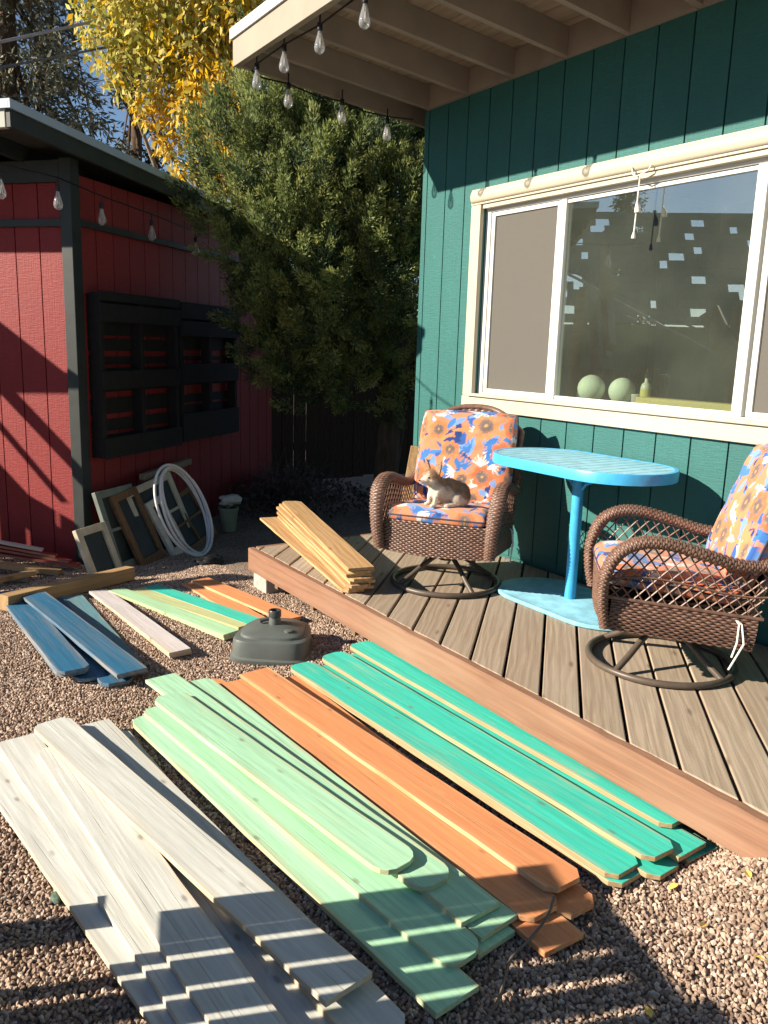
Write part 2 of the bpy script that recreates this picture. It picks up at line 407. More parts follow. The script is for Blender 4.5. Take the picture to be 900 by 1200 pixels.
def board(y0, y1, z0, z1):
    k = (round(y1-y0, 3), round(z0, 3), round(z1, 3))
    if k not in cache:
        mb = MB(); mb.bx(-.0005, .0115, 0, y1-y0, z0, z1); cache[k] = mb.mesh('siding_board')
    return obj('siding_board', cache[k], M['teal_wall'], wall, (0, y0-HY, 0))
for a, b in zip(edges[:-1], edges[1:]):
    y0, y1 = b+.0045, a-(.0045 if a < 4.745 else 0)
    if y0 > WY0-.02 and y1 < WY1+.01: board(y0, y1, .262, WZ0-.03); board(y0, y1, WZ1+.03, 3.028)
    else: board(y0, y1, .262, 3.028)
me_end = MB(); me_end.bx(0, .1953, 0, .011, .1, 3.03); me_end = me_end.mesh('siding_board')
for k in range(6): obj('siding_board', me_end, M['teal_wall'], wall, (.012+k*PITCHS, -.0085, 0))
rm = MB()
rm.bx(6.4, 6.5, -3, 4.63, .1, 3.1); rm.bx(3.47, 6.4, -3, 4.63, .1, .3); rm.bx(3.47, 6.4, -3, 4.63, 2.78, 3.0)
rm.bx(3.47, 6.4, -3.1, -3, .1, 3.1)
hb(rm, 'room', M['room'])
# roof rises outward
RK = .0917
def rz(x): return 3.03 + (HX-x)*RK
RA = -math.atan(RK)
roof = MB(); 
def rslab(mb, x0, x1, y0, y1, dz0, dz1, mat=0):
    vs = [(x, y, rz(x)+dz) for dz in (dz0, dz1) for y in (y0, y1) for x in (x0, x1)]
    return mb.add(vs, [(0,2,3,1),(4,5,7,6),(0,1,5,4),(2,6,7,3),(0,4,6,2),(1,3,7,5)], mat)
rslab(roof, 2.105, 8, -3.2, 5.03, .168, .19)
roofo = hb(roof, 'roof', M['roofing'])
ROFF = Vector((0,0,0))
rf = MB(); rslab(rf, 2.152, 3.45, 0, .038, 0, .14); rf.v = [(x-HX, y, z) for x, y, z in rf.v]; rfm = rf.mesh('rafter')
for k in range(19):
    y = 4.70 - .4135*k
    obj('rafter', rfm, M['taupe'], roofo, (0, y-.019-HY, 0), bevel=.002)
bl = MB(); bl.bx(3.322, 3.36, .0205, .393, 3.029, 3.170); bl.v = [(x-HX, y, z) for x, y, z in bl.v]; blm = bl.mesh('blocking')
for k in range(18): obj('blocking', blm, M['taupe'], roofo, (0, 4.70-.4135*(k+1)-.0005-HY, 0))
bx0 = 2.152
k = 0
while bx0 < 3.4:
    mb = MB(); rslab(mb, bx0, bx0+.137, -3.1, 5.0, .1405, .166); hb(mb, 'roof_board', M['soffit'], roofo); bx0 += .140
mb = MB(); mb.bx(2.112, 2.151, -3.1, 5.022, 3.128, 3.303); hb(mb, 'fascia', M['fascia'], roofo, bevel=.003)
mb = MB(); mb.bx(2.098, 2.111, -3.1, 5.036, 3.278, 3.338); mb.bx(2.111, 2.2, -3.1, 5.036, 3.305, 3.338); hb(mb, 'drip_edge', M['drip'], roofo)
mb = MB(); rslab(mb, 2.1515, 8, 4.982, 5.0215, -.006, .1665); hb(mb, 'barge_board', M['taupe'], roofo)

# window
win = MB(); win.bx(3.372, 3.42, WY0, WY0+.045, WZ0, WZ1); win.bx(3.372, 3.42, WY1-.045, WY1, WZ0, WZ1)
win.bx(3.372, 3.42, WY0+.045, WY1-.045, WZ0, WZ0+.026); win.bx(3.372, 3.42, WY0+.045, WY1-.045, WZ1-.045, WZ1)
wino = hb(win, 'window', M['vinyl'], bevel=.003)
def wpart(name, boxes, m, bevel=.003):
    mb = MB()
    for b in boxes: mb.bx(*b)
    return hb(mb, name, m, wino, bevel=bevel)
wpart('trim', [(3.322,3.360,WY1-.003,4.182,1.218,2.368)], M['cream'])
wpart('trim', [(3.322,3.360,1.56,WY0+.003,1.218,2.368)], M['cream'])
wpart('trim', [(3.320,3.360,1.545,4.188,1.132,1.2155)], M['cream'], .004)
wpart('sill', [(3.302,3.372,1.60,4.12,1.2165,1.234)], M['cream'], .004)
wpart('trim', [(3.324,3.360,1.545,4.188,2.3705,2.462)], M['cream'], .003)
hd = MB(); prof = []
for k in range(9):
    a = math.pi*k/8; prof.append((-.018*math.sin(a), .036*math.cos(a)))
hd.prism([(p[0], p[1]) for p in prof], 1.55, 4.176, M=Matrix(((1,0,0,3.3235),(0,0,1,0),(0,1,0,2.418),(0,0,0,1))))
hb(hd, 'head_moulding', M['cream'], wino, smooth=50)
wpart('head_strip', [(3.335,3.3725,WY0+.01,WY1-.01,2.345,2.3695)], M['cream'], .002)
def sash(y0, y1, z0, z1, x0, x1, w=.035):
    o = wpart('sash', [(x0,x1,y0,y0+w,z0,z1),(x0,x1,y1-w,y1,z0,z1),(x0,x1,y0+w,y1-w,z0,z0+w*.8),(x0,x1,y0+w,y1-w,z1-w*.8,z1)], M['vinyl'])
    return o
ZA, ZB = WZ0+.028, WZ1-.047
sash(3.462, WY1-.047, ZA, ZB, 3.380, 3.405, .03); sash(WY0+.047, 2.215, ZA, ZB, 3.380, 3.405, .03)
wpart('screen', [(3.391,3.3925,3.492,WY1-.077,ZA+.024,ZB-.024)], M['screen'], 0)
wpart('screen', [(3.391,3.3925,WY0+.077,2.185,ZA+.024,ZB-.024)], M['screen'], 0)
wpart('pane', [(3.410,3.4115,3.44,WY1-.05,ZA,ZB)], M['glass'], 0)
wpart('pane', [(3.410,3.4115,WY0+.05,2.25,ZA,ZB)], M['glass'], 0)
wpart('mullion', [(3.374,3.428,3.42,3.461,ZA-.001,ZB+.001)], M['vinyl'])
wpart('mullion', [(3.374,3.428,2.232,2.284,ZA-.001,ZB+.001)], M['vinyl'])
for q0, q1 in ((ZA,ZA+.018),(ZB-.02,ZB)): wpart('glazing_bead', [(3.384,3.406,2.2845,3.4195,q0,q1)], M['vinyl'], .002)
wpart('pane', [(3.396,3.3975,2.283,3.421,ZA+.005,ZB-.005)], M['glass'], 0)
cp = MB(); c0 = V(PL(752, 206, (3.315,0,0), (1,0,0)))
cp.tube([c0+Vector((-.01,.055,.045)), c0+Vector((-.012,.045,.012)), c0+Vector((-.012,.02,.0)), c0+Vector((-.012,-.01,.006)), c0+Vector((-.012,-.05,.018)), c0+Vector((-.01,-.062,.04))], .004, 6)
cp.tube([c0+Vector((-.012,.0,.0)), c0+Vector((-.012,.004,-.15)), c0+Vector((-.012,.008,-.27))], .0035, 6)
cp.tube([c0+Vector((-.014,.003,-.12)), c0+Vector((-.018,-.006,-.15)), c0+Vector((-.016,-.008,-.17))], [.004,.013,.016], 8)
cp.lathe([(.004,.02),(.009,.005),(.011,-.01)], 8, c0+Vector((-.012,.008,-.28)))
hb(cp, 'blind_cord', M['vinyl'], wino, smooth=60)
wpart('inner_sill', [(3.4705,3.66,WY0-.05,WY1+.05,1.195,1.232)], M['room'], .003)

# things on the inner sill
def glob(name, label, cat, loc, r, m, group=None):
    mb = MB(); pr = [(max(1e-4, r*math.sin(math.pi*k/16)), -r*math.cos(math.pi*k/16)) for k in range(1, 16)]
    mb.lathe([(r*.18, -r*.985)] + pr + [(r*.18, r*.99)], 28)
    return tag(mb.build(name, m, None, loc, smooth=70), label, cat, group)
M['ball'] = m_plain('pale_paper_globe', (.72,.80,.68), .7, .05, 8)
glob('round_globe', 'pale round globe on the inner window sill, clear of its neighbour', 'globe', (3.545, 3.295, 1.232+.076), .077, M['ball'])
glob('round_globe', 'pale round globe on the inner window sill, next to the small white tub', 'globe', (3.60, 3.12, 1.232+.072), .073, M['ball'])
bt = thing('spray_bottle', 'small clear bottle with a yellowish label behind the big window pane', 'bottle', (3.585, 2.945, 1.233))
mb = MB(); mb.lathe([(.026,0),(.029,.01),(.029,.10),(.024,.118),(.010,.13),(.010,.15)], 16); mb.build('body', m_plain('cloudy_bottle', (.60,.62,.50), .3), bt, smooth=50)
mb = MB(); mb.lathe([(.0297,.03),(.0299,.031),(.0299,.09),(.0297,.091)], 16); mb.build('label_band', m_plain('yellowish_label', (.62,.58,.20), .6), bt, smooth=50)
mb = MB(); mb.lathe([(.012,.15),(.012,.172),(.006,.176),(.005,.20)], 12); mb.build('cap', M['black'], bt, smooth=50)
mb = MB(); mb.lathe([(.027,0),(.03,.003),(.032,.05),(.034,.052),(.034,.06),(.001,.061)], 18)
tag(mb.build('lidded_tub', M['vinyl'], None, (3.62, 3.03, 1.233), smooth=50), 'small white tub beside a round globe on the inner sill', 'tub')
mb = MB(); mb.bx(-.045,.045,-.30,.30,0,.052)
tag(mb.build('wooden_block', m_wood('pale_block', (.74,.62,.30), (.62,.48,.2), 8), None, (3.545, 2.64, 1.2335), bevel=.004), 'long pale wooden block lying on the inner window sill', 'wood block')
mb = MB(); mb.lathe([(.02,0),(.024,.004),(.026,.045),(.022,.05),(.015,.052)], 16)
tag(mb.build('candle_jar', m_plain('frosted_jar', (.55,.60,.55), .3), None, (3.56, 3.385, 1.233), smooth=50), 'small frosted jar on the inner sill by the narrow mullion', 'jar')

# ------------------------------------------------------------------ deck
DZ, DX0, DX1, DY0, DY1 = .25, 2.068, 3.34, -2.6, 4.60
deck = thing('wooden_deck', 'low wooden deck of diagonal weathered boards along the teal house', 'deck', (DX0, DY1, 0))
DOF = Vector((DX0, DY1, 0))
def clip(poly, f):
    out = []
    for i in range(len(poly)):
        a, b = poly[i], poly[(i+1) % len(poly)]; fa, fb = f(a), f(b)
        if fa >= 0: out.append(a)
        if (fa >= 0) != (fb >= 0):
            t = fa/(fa-fb); out.append((a[0]+(b[0]-a[0])*t, a[1]+(b[1]-a[1])*t))
    return out
BD = (math.sin(R(45)), math.cos(R(45))); BN = (BD[1], -BD[0])         # along / across the boards
PB = .1465
g0 = G(736, 866.7, DZ); c0b = g0[0]*BN[0]+g0[1]*BN[1]
for k in range(-24, 26):
    lo, hi = c0b+k*PB+.006, c0b+(k+1)*PB-.006; ce = (lo+hi)/2
    strip = [(BN[0]*c+BD[0]*s, BN[1]*c+BD[1]*s) for c, s in ((lo,-12),(lo,12),(hi,12),(hi,-12))]
    for f in (lambda p: p[0]-(DX0+.001), lambda p: DX1-p[0], lambda p: p[1]-DY0, lambda p: DY1-.001-p[1]): strip = clip(strip, f) if strip else strip
    if len(strip) < 3: continue
    sm = sum(p[0]*BD[0]+p[1]*BD[1] for p in strip)/len(strip)
    poly = [(p[0]*BN[0]+p[1]*BN[1]-ce, p[0]*BD[0]+p[1]*BD[1]-sm) for p in strip]
    ar = sum(poly[i][0]*poly[(i+1) % len(poly)][1]-poly[(i+1) % len(poly)][0]*poly[i][1] for i in range(len(poly)))
    if abs(ar) < .002: continue
    if ar < 0: poly = poly[::-1]
    mb = MB(); mb.prism(poly, -.030, 0)
    o = mb.build('deck_board', M['deck'], deck, (ce*BN[0]+sm*BD[0]-DX0, ce*BN[1]+sm*BD[1]-DY1, DZ+random.uniform(-.0015,.0015)), (0,0,-R(45)), bevel=.004)
def db(mb, name, m, bevel=0, rot=None, loc=None):
    return mb.build(name, m, deck, loc, rot, bevel=bevel)
fr_ = np.random.default_rng(3); ny = 240; yy_ = np.linspace(-3.6, 3.6, ny)
chip = np.convolve(np.clip(fr_.normal(0, 1, ny), 0, 2)**2, [.25,.5,.25], 'same')*.0022; waver = .0025*np.sin(yy_*5.1)+.0015*np.sin(yy_*17)
sec = np.stack([np.stack([np.full(ny,-.019)+waver*.3, yy_, np.full(ny,-.07)+fr_.normal(0,.0008,ny)], -1), np.stack([np.full(ny,-.019)+waver*.3, yy_, .066-chip*1.2], -1), np.stack([np.full(ny,-.014)+chip*.5, yy_, .070-chip], -1), np.stack([np.full(ny,.019), yy_, .070-chip*.7+fr_.normal(0,.0006,ny)], -1), np.stack([np.full(ny,.019), yy_, np.full(ny,-.07)], -1), np.stack([np.full(ny,-.019)+waver*.3, yy_, np.full(ny,-.07)], -1)], 1)
mb = MB(); mb.grid(sec, 0, flip=True); mb.add(sec[-1,:5], [(0,1,2,3,4)]); mb.add(sec[0,:5], [(4,3,2,1,0)]); db(mb, 'fascia', M['deck_fascia'], 0, None, (-.020,-3.58,DZ-.072))
mb = MB(); mb.bx(-.019,.019,-.62,.62,-.07,.07); db(mb, 'fascia', M['deck_fascia'], .004, (0,0,R(90)), (.64,.019,DZ-.073))
for y in (-.3,-.75,-1.2,-1.65,-2.1,-2.55,-3.0,-3.5,-4.0,-4.6):
    mb = MB(); mb.bx(.0,1.25,-.019,.019,DZ-.19,DZ-.033); db(mb, 'joist', M['joist'], 0, None, (0,y,0))
def block(x, y, w=.20, d=.20):
    mb = MB(); mb.bx(-w/2,w/2,-d/2,d/2,-.07,.108); return db(mb, 'concrete_block', M['concrete'], .008, (0,0,R(random.uniform(-4,4))), (x,y,0))
block(.075,-.085,.17,.2); block(.2,-1.65); block(.2,-3.0); block(1.1,-.12)

# ------------------------------------------------------------------ red shed
SK = 1.09; S0 = Vector((1.371, 6.068, -.135)); SRZ = R(40)
SU = Vector((math.cos(SRZ), math.sin(SRZ), 0)); SV = Vector((-SU.y, SU.x, 0))
def SW(x, y, off=0.0):      # pixel on the plane parallel to the shed's side wall, off metres into the yard -> (along, height)
    p = V(PL(x, y, S0-SV*off, SV)); return (p-S0).dot(SU), p.z
shed = thing('red_shed', 'barn red shed with charcoal trim and a low mono-pitch roof', 'shed', S0, SRZ); shed.scale = (SK,)*3
SLX, SLY = 3.35, 3.0
def srz(x): return 2.702 - .048*x              # top of roof
sw = MB(); sw.bx(.012,SLX,.012,.07,-.1,2.45); sw.bx(.012,.07,.07,SLY,-.1,2.45); sw.bx(SLX-.07,SLX,.07,SLY,-.1,2.4); sw.bx(.07,SLX-.07,SLY-.07,SLY,-.1,2.4)
swall = sw.build('wall', M['red_wall'], shed)
c1 = MB(); c1.bx(0,.178,0,.0115,-.1,2.50); c1 = c1.mesh('siding_board')
for k in range(17):
    obj('siding_board', c1, M['red_wall'], swall, (.066+k*.1864, 0, 0))
c2 = MB(); c2.bx(0,.0115,0,.178,-.1,2.50); c2 = c2.mesh('siding_board')
for k in range(15): obj('siding_board', c2, M['red_wall'], swall, (0, .056+k*.1864, 0))
mb = MB(); mb.bx(-.03,.062,-.03,.052,-.1,2.58); mb.build('corner_post', M['charcoal'], shed, bevel=.004)
mb = MB(); mb.bx(.0625,SLX,-.022,-.0005,2.192,2.232); mb.build('batten', M['charcoal'], shed, bevel=.002)
mb = MB(); mb.bx(-.022,-.0005,.0525,SLY,2.180,2.225); mb.build('batten', M['charcoal'], shed, bevel=.002)
mb = MB(); mb.bx(-.03,-.0005,.0525,SLY,2.44,2.57); mb.build('header', M['charcoal'], shed, bevel=.003)
def sslab(mb, x0, x1, y0, y1, d0, d1):
    vs = [(x, y, srz(x)+d) for d in (d0, d1) for y in (y0, y1) for x in (x0, x1)]
    return mb.add(vs, [(0,2,3,1),(4,5,7,6),(0,1,5,4),(2,6,7,3),(0,4,6,2),(1,3,7,5)])
mb = MB(); sslab(mb, -.58, 3.55, -.08, 3.2, -.045, 0); sroof = mb.build('roof', M['roofing'], shed)
mb = MB(); sslab(mb, -.612, 3.56, -.112, -.0805, -.128, -.002); mb.build('rake_board', M['charcoal'], sroof, bevel=.003)
mb = MB(); sslab(mb, -.616, -.5805, -.08, 3.2, -.128, -.002); mb.build('fascia', M['shed_fascia'], sroof, bevel=.003)
mb = MB(); sslab(mb, -.63, 3.57, -.128, -.07, .0005, .012); sslab(mb, -.63, 3.57, -.1285, -.114, -.035, .0); sslab(mb, -.63, -.57, -.07, 3.2, .0005, .012); sslab(mb, -.6305, -.618, -.114, 3.2, -.035, 0)
mb.build('drip_edge', m_plain('blue_grey_drip_metal', (.34,.42,.48), .35, .08, 4), sroof)
for k in range(8):
    mb = MB(); sslab(mb, -.58, .6, .3+k*.4, .338+k*.4, -.14, -.046); mb.build('rafter', M['charcoal'], sroof)

# black pallets hung on the side wall
def pallet(label, x0, x1, z0, z1, rows_back, rows_front):
    t = thing('pallet', label, 'pallet', S0+SU*(x0)+Vector((0,0,z0))-SV*.001, SRZ, 'black pallets hung on the shed wall')
    w, h = x1-x0, z1-z0
    for k, xx in enumerate((0, w/2-.025, w-.05)):
        mb = MB(); mb.bx(xx,xx+.045,-.105,-.018,0,h); mb.build('stringer', M['black_pallet'], t, bevel=.003)
    for a, b in rows_back:
        mb = MB(); mb.bx(-.002,w+.002,-.0165,-.001,a*h,b*h); mb.build('slat', M['black_pallet'], t)
    for a, b in rows_front:
        mb = MB(); mb.bx(random.uniform(-.01,.004),w+random.uniform(-.004,.01),-.122,-.1055,a*h,b*h); mb.build('slat', M['black_pallet'], t, bevel=.003)
    return t
pallet('black wooden pallet hung on the red wall next to the corner post', .131, 1.186, .78, 1.955,
       [(.0,.13),(.155,.225),(.262,.36),(.40,.55),(.575,.62),(.655,.73),(.75,.99)], [(-.005,.125),(.42,.535),(.83,.94),(.955,1.01)])
pallet('black wooden pallet hung on the red wall farther from the corner post', 1.215, 2.235, .80, 1.955,
       [(.0,.25),(.27,.33),(.40,.56),(.585,.615),(.66,.99)], [(-.005,.20),(.42,.56),(.76,.87),(.885,1.0)])
# ------------------------------------------------------------------ planks
PC = {'white': m_paint('whitewash_paint', (.595,.61,.575), (.56,.46,.33), .7), 'mint': m_paint('mint_paint', (.40,.70,.475), wear=.6),
      'orange': m_paint('orange_paint', (.70,.285,.125), (.64,.40,.22), .7), 'teal': m_paint('turquoise_paint', (.050,.54,.425), wear=.75),
      'blue': m_paint('blue_paint', (.022,.130,.245), wear=.35), 'greyblue': m_paint('grey_blue_paint', (.115,.25,.30), wear=.35),
      'lilac': m_paint('pale_lilac_paint', (.60,.56,.56), wear=.7), 'lime': m_paint('pale_green_paint', (.40,.66,.40), wear=.7),
      'straw': m_paint('thin_green_paint', (.50,.55,.28), wear=.9), 'red': m_paint('old_red_paint', (.27,.035,.035), wear=.3)}
SPEC = {k: tuple(v) for k, v in {'white': (.60,.56,.48), 'mint': (.36,.62,.40), 'orange': (.60,.24,.10), 'teal': (.06,.42,.33), 'blue': (.03,.14,.26), 'greyblue': (.11,.22,.26), 'lilac': (.55,.50,.48), 'lime': (.38,.60,.36), 'straw': (.48,.50,.26), 'red': (.24,.032,.032)}.items()}
PE = {k: m_wood(k+'_raw_edge', (.50,.37,.21), (.36,.25,.13), 14, .8) if k == 'teal' else m_paint(k+'_painted_edge', v, (.56,.41,.23), .45 if k in ('red','blue','greyblue') else .95, edge_all=True) for k, v in SPEC.items()}
def end_prof(kind, hw):
    if kind == 'dog': return [(0, hw-.026), (.03, hw)]
    if kind == 'round': return [(0, hw*.35), (.010, hw*.68), (.028, hw*.90), (.052, hw)]
    return [(0, hw)]
def plank_mesh(L, w, th, e_far, e_near, bow=0, twist=0, cup=0, name='picket'):
    hw = w/2
    a = [(-L/2+d, h) for d, h in end_prof(e_near, hw)]; b = [(L/2-d, h) for d, h in reversed(end_prof(e_far, hw))]
    n = max(2, int(L/.15)); y0, y1 = a[-1][0], b[0][0]
    mid = [(y0+(y1-y0)*k/n, hw+.0012*math.sin(k*2.3)) for k in range(1, n)]
    secs = a+mid+b; vs = []; fs = []; mt = []
    for y, h in secs:
        t = 2*y/L; zb = bow*(t*t-.33)
        for sx, z in ((-1,0),(1,0),(1,th),(-1,th)): vs.append((sx*h, y, z+zb+twist*sx*t))
    for i in range(len(secs)-1):
        p, q = i*4, (i+1)*4
        fs += [(p,q,q+1,p+1),(p+1,q+1,q+2,p+2),(p+2,q+2,q+3,p+3),(p+3,q+3,q,p)]; mt += [0,1,0,1]
    fs += [(0,1,2,3)]; e = (len(secs)-1)*4; fs += [(e+3,e+2,e+1,e)]; mt += [1,1]
    mb = MB(); mb.add(vs, fs, mt); return mb.mesh(name)
def place(o, far, near):           # local +Y from near to far, local origin under the middle
    far = Vector(far); near = Vector(near); y = (far-near).normalized(); x = y.cross(Vector((0,0,1))).normalized(); z = x.cross(y)
    c = (far+near)/2; m = Matrix.Identity(4)
    for i in range(3): m[i][0], m[i][1], m[i][2], m[i][3] = x[i], y[i], z[i], c[i]
    o.matrix_world = m; return o
def picket(col, far, near, z0, z1, label, group, ends=('dog','square'), w=.138, th=.016, L=None, name='picket', bow=None, keep='far', px=True, cat='plank'):
    """far/near: pixels of the two end centres of the top face, lying at heights z0/z1"""
    if px and near[1] < 800:          # heights are above the local gravel
        za, zb = z0, z1
        for _ in range(6):
            A = G(*far, za); B = G(*near, zb); za = z0+float(gh(A[0], A[1])); zb = z1+float(gh(B[0], B[1]))
        z0, z1 = za, zb
    A = V(G(*far, z0)) if px else Vector(far); B = V(G(*near, z1)) if px else Vector(near)
    if L:
        d = (A-B).normalized()
        if keep == 'far': B = A-d*L
        else: A = B+d*L
    LL = (A-B).length
    me = plank_mesh(LL, w, th, ends[0], ends[1], random.uniform(-.003,.003) if bow is None else bow, random.uniform(-.0015,.0015), name=name)
    m = PC[col] if col in PC else M[col]
    o = obj(name, me, [m, PE[col] if col in PC else m], bevel=.0016)
    dz = Vector((0,0,-th)); place(o, A+dz, B+dz)
    return tag(o, label, cat, group)
g = 'whitewashed pickets fanned out on the gravel'
picket('white', (128,858), (410,1230), .034, .034, 'whitewashed picket lying in shade at the bottom of the white fan', g, ('dog','square'), L=1.8)
picket('white', (-18,878), (262,1250), .034, .034, 'whitewashed picket on the outer side of the fan, away from the mint pickets', g, ('dog','square'), L=1.8)
picket('white', (20,864), (257,1200), .052, .052, 'whitewashed picket second from the outer side of the fan', g, ('square','square'), L=1.8)
picket('white', (84,862), (352,1200), .034, .034, 'whitewashed picket half hidden under the topmost white one', g, ('dog','square'), L=1.8)
picket('white', (107,847), (430,1190), .052, .052, 'whitewashed picket beside the mint pickets, right under the topmost white one', g, ('square','dog'), L=1.83)
picket('white', (66,873), (292,1200), .070, .070, 'whitewashed picket whose far end disappears under the topmost white one', g, ('dog','square'), L=1.74)
picket('white', (58,845), (410,1157), .090, .090, 'topmost whitewashed picket lying across the white fan', g, ('dog','square'))
g = 'mint green pickets stacked on the gravel'
picket('mint', (205,822), (583,1104), .030, .030, 'mint green picket at the very bottom of its stack, near end peeking out', g, ('dog','square'), L=1.8, keep='near')
picket('mint', (215,812), (586,1085), .047, .047, 'short-showing mint green picket between two others at the stack end', g, ('dog','square'), L=1.8, keep='near')
picket('mint', (170,838), (537,1171), .034, .034, 'mint green picket nearest the white fan, with a square end in shade', g, ('round','square'))
picket('mint', (184,827), (549,1121), .050, .050, 'mint green picket with a broad rounded end lying half in shade', g, ('dog','round'))
picket('mint', (229,797), (567,1072), .064, .064, 'mint green picket next to the orange stack, square end on top of two others', g, ('dog','square'), L=1.8)
picket('mint', (188,792), (515,1033), .081, .081, 'mint green picket with one square end sticking out and one rounded end', g, ('square','round'))
picket('mint', (196,814), (473,1014), .098, .098, 'shortest mint green picket on top of the mint stack', g, ('dog','round'))
g = 'orange pickets stacked on the gravel'
picket('orange', (300,800), (662,1105), .030, .030, 'orange picket at the bottom of its stack, square end reaching farthest out', g, ('dog','square'), L=1.8, keep='near')
picket('orange', (240,798), (600,1051), .034, .034, 'orange picket lying against the mint stack', g, ('dog','square'))
picket('orange', (322,786), (683,1066), .034, .034, 'orange picket under the topmost one, on the side away from the mint stack', g, ('dog','dog'), L=1.8, keep='near')
picket('orange', (276,797), (640,1068), .051, .051, 'orange picket half covered by the topmost orange one', g, ('square','dog'))
picket('orange', (298,786), (667,1035), .068, .068, 'topmost orange picket with both corners of one end cut off', g, ('square','dog'), w=.142)
g = 'turquoise pickets stacked against the deck'
picket('teal', (358,782), (741,1028), .048, .048, 'turquoise picket at the bottom of the stack facing the orange pickets', g, ('dog','dog'), L=1.83, keep='near')
picket('teal', (356,780), (737,1018), .066, .066, 'turquoise picket nearest the orange stack, rounded far end', g, ('round','dog'), L=1.83, keep='near')
picket('teal', (376,777), (785,1020), .058, .058, 'turquoise picket whose near end pokes out between two others', g, ('dog','dog'), L=1.83, keep='near')
picket('teal', (440,764), (824,1001), .058, .058, 'turquoise picket lying in shade at the bottom beside the deck fascia', g, ('dog','square'), L=1.83, keep='near')
picket('teal', (409,766), (812,996), .078, .078, 'turquoise picket between the topmost one and the one against the deck', g, ('dog','square'), L=1.83, keep='near')
picket('teal', (390,767), (779,999), .095, .095, 'topmost turquoise picket with a long bare yellow edge', g, ('round','dog'), L=1.83, keep='near')
picket('teal', (428,757), (798,961), .098, .098, 'turquoise picket lying tight against the deck fascia', g, ('dog','dog'), L=1.80, keep='near')
g = 'blue pickets lying near the shed'
picket('blue', (24,702), (109,794), .030, .030, 'blue picket low in the gap between the two bright blue ones', g, ('square','round'))
picket('blue', (60,702), (139,799), .030, .030, 'blue picket end sticking out under the square-ended blue pair', g, ('square','dog'))
picket('blue', (11,694), (87,788), .055, .055, 'lower blue picket of the pair away from the greyish one', g, ('square','dog'))
picket('blue', (10,692), (88,785), .073, .073, 'bright blue picket on top of the pair away from the greyish one', g, ('square','dog'))
picket('greyblue', (82,698), (152,783), .030, .030, 'greyish blue picket beside the pale lilac pair', g, ('square','square'))
picket('blue', (40,696), (156,788), .066, .066, 'lower blue picket of the square-ended pair', g, ('square','square'))
picket('blue', (39,695), (155,786), .084, .084, 'bright blue picket on top of the square-ended pair', g, ('square','square'))
g = 'short painted offcuts lying between the shed and the umbrella base'
picket('lilac', (116,692), (212,765), .030, .030, 'pale lilac offcut at the bottom of its pair', g, ('square','square'), w=.11)
picket('lilac', (115,691), (211,762), .048, .048, 'pale lilac offcut on top of its pair beside the grey-blue picket', g, ('square','square'), w=.11)
picket('lime', (137,691), (272,744), .030, .030, 'pale green offcut at the bottom next to the lilac pair', g, ('square','square'), w=.10)
picket('lime', (136,690), (271,741), .047, .047, 'pale green offcut on top next to the lilac pair', g, ('square','square'), w=.10)
picket('straw', (160,690), (288,733), .030, .030, 'thinly painted yellowish green offcut between pale green and turquoise ones', g, ('square','square'), w=.10)
picket('teal', (176,686), (308,731), .034, .034, 'single turquoise offcut running behind the umbrella base', g, ('square','square'), w=.11)
picket('orange', (224,682), (320,737), .026, .026, 'orange offcut at the bottom of the pair running behind the umbrella base', g, ('square','square'), w=.12)
picket('orange', (234,678), (343,724), .044, .044, 'orange offcut on top of the pair beside the deck', g, ('square','square'), w=.12)
picket('pine', (75,688), (98,701), .020, .020, 'thin bare stick lying behind the greyish blue picket', None, ('square','square'), w=.025, th=.012, name='stick', cat='stick')

# bare cedar pickets stacked askew on the deck corner
g = 'bare cedar pickets stacked on the deck corner'
near0, far0 = Vector((2.135, 3.445, 0)), Vector((2.60, 5.235, 0))
dirs = (far0-near0).normalized(); lat = Vector((dirs.y, -dirs.x, 0))
cz = [(0.015, -.035, .05), (0.01, .0, .03), (-.01, .015, -.02), (.012, -.01, .01), (0, .02, -.03), (-.008, -.012, .015), (.01, .012, 0), (.0, .0, .0)]
clab = ['bottom bare cedar picket, skewed out over the deck fascia', 'second bare cedar picket from the bottom of the deck stack', 'third bare cedar picket from the bottom of the deck stack',
        'fourth bare cedar picket from the bottom of the deck stack', 'fourth bare cedar picket from the top of the deck stack', 'third bare cedar picket from the top of the deck stack', 'second bare cedar picket from the top of the deck stack', 'topmost bare cedar picket on the deck stack']
for k, (dn, df, ds) in enumerate(cz):
    z = DZ+.0195+.0178*k
    a = far0+lat*(df-(.085 if k == 0 else 0)+(.03 if k == 7 else 0))+dirs*ds; b = near0+lat*(dn+(-.03 if k == 0 else 0))+dirs*(ds*.6)
    picket('cedar', (a.x, a.y, z), (b.x, b.y, z), 0, 0, clab[k], g, ('dog','square') if k % 2 else ('square','dog'), px=False, bow=0)

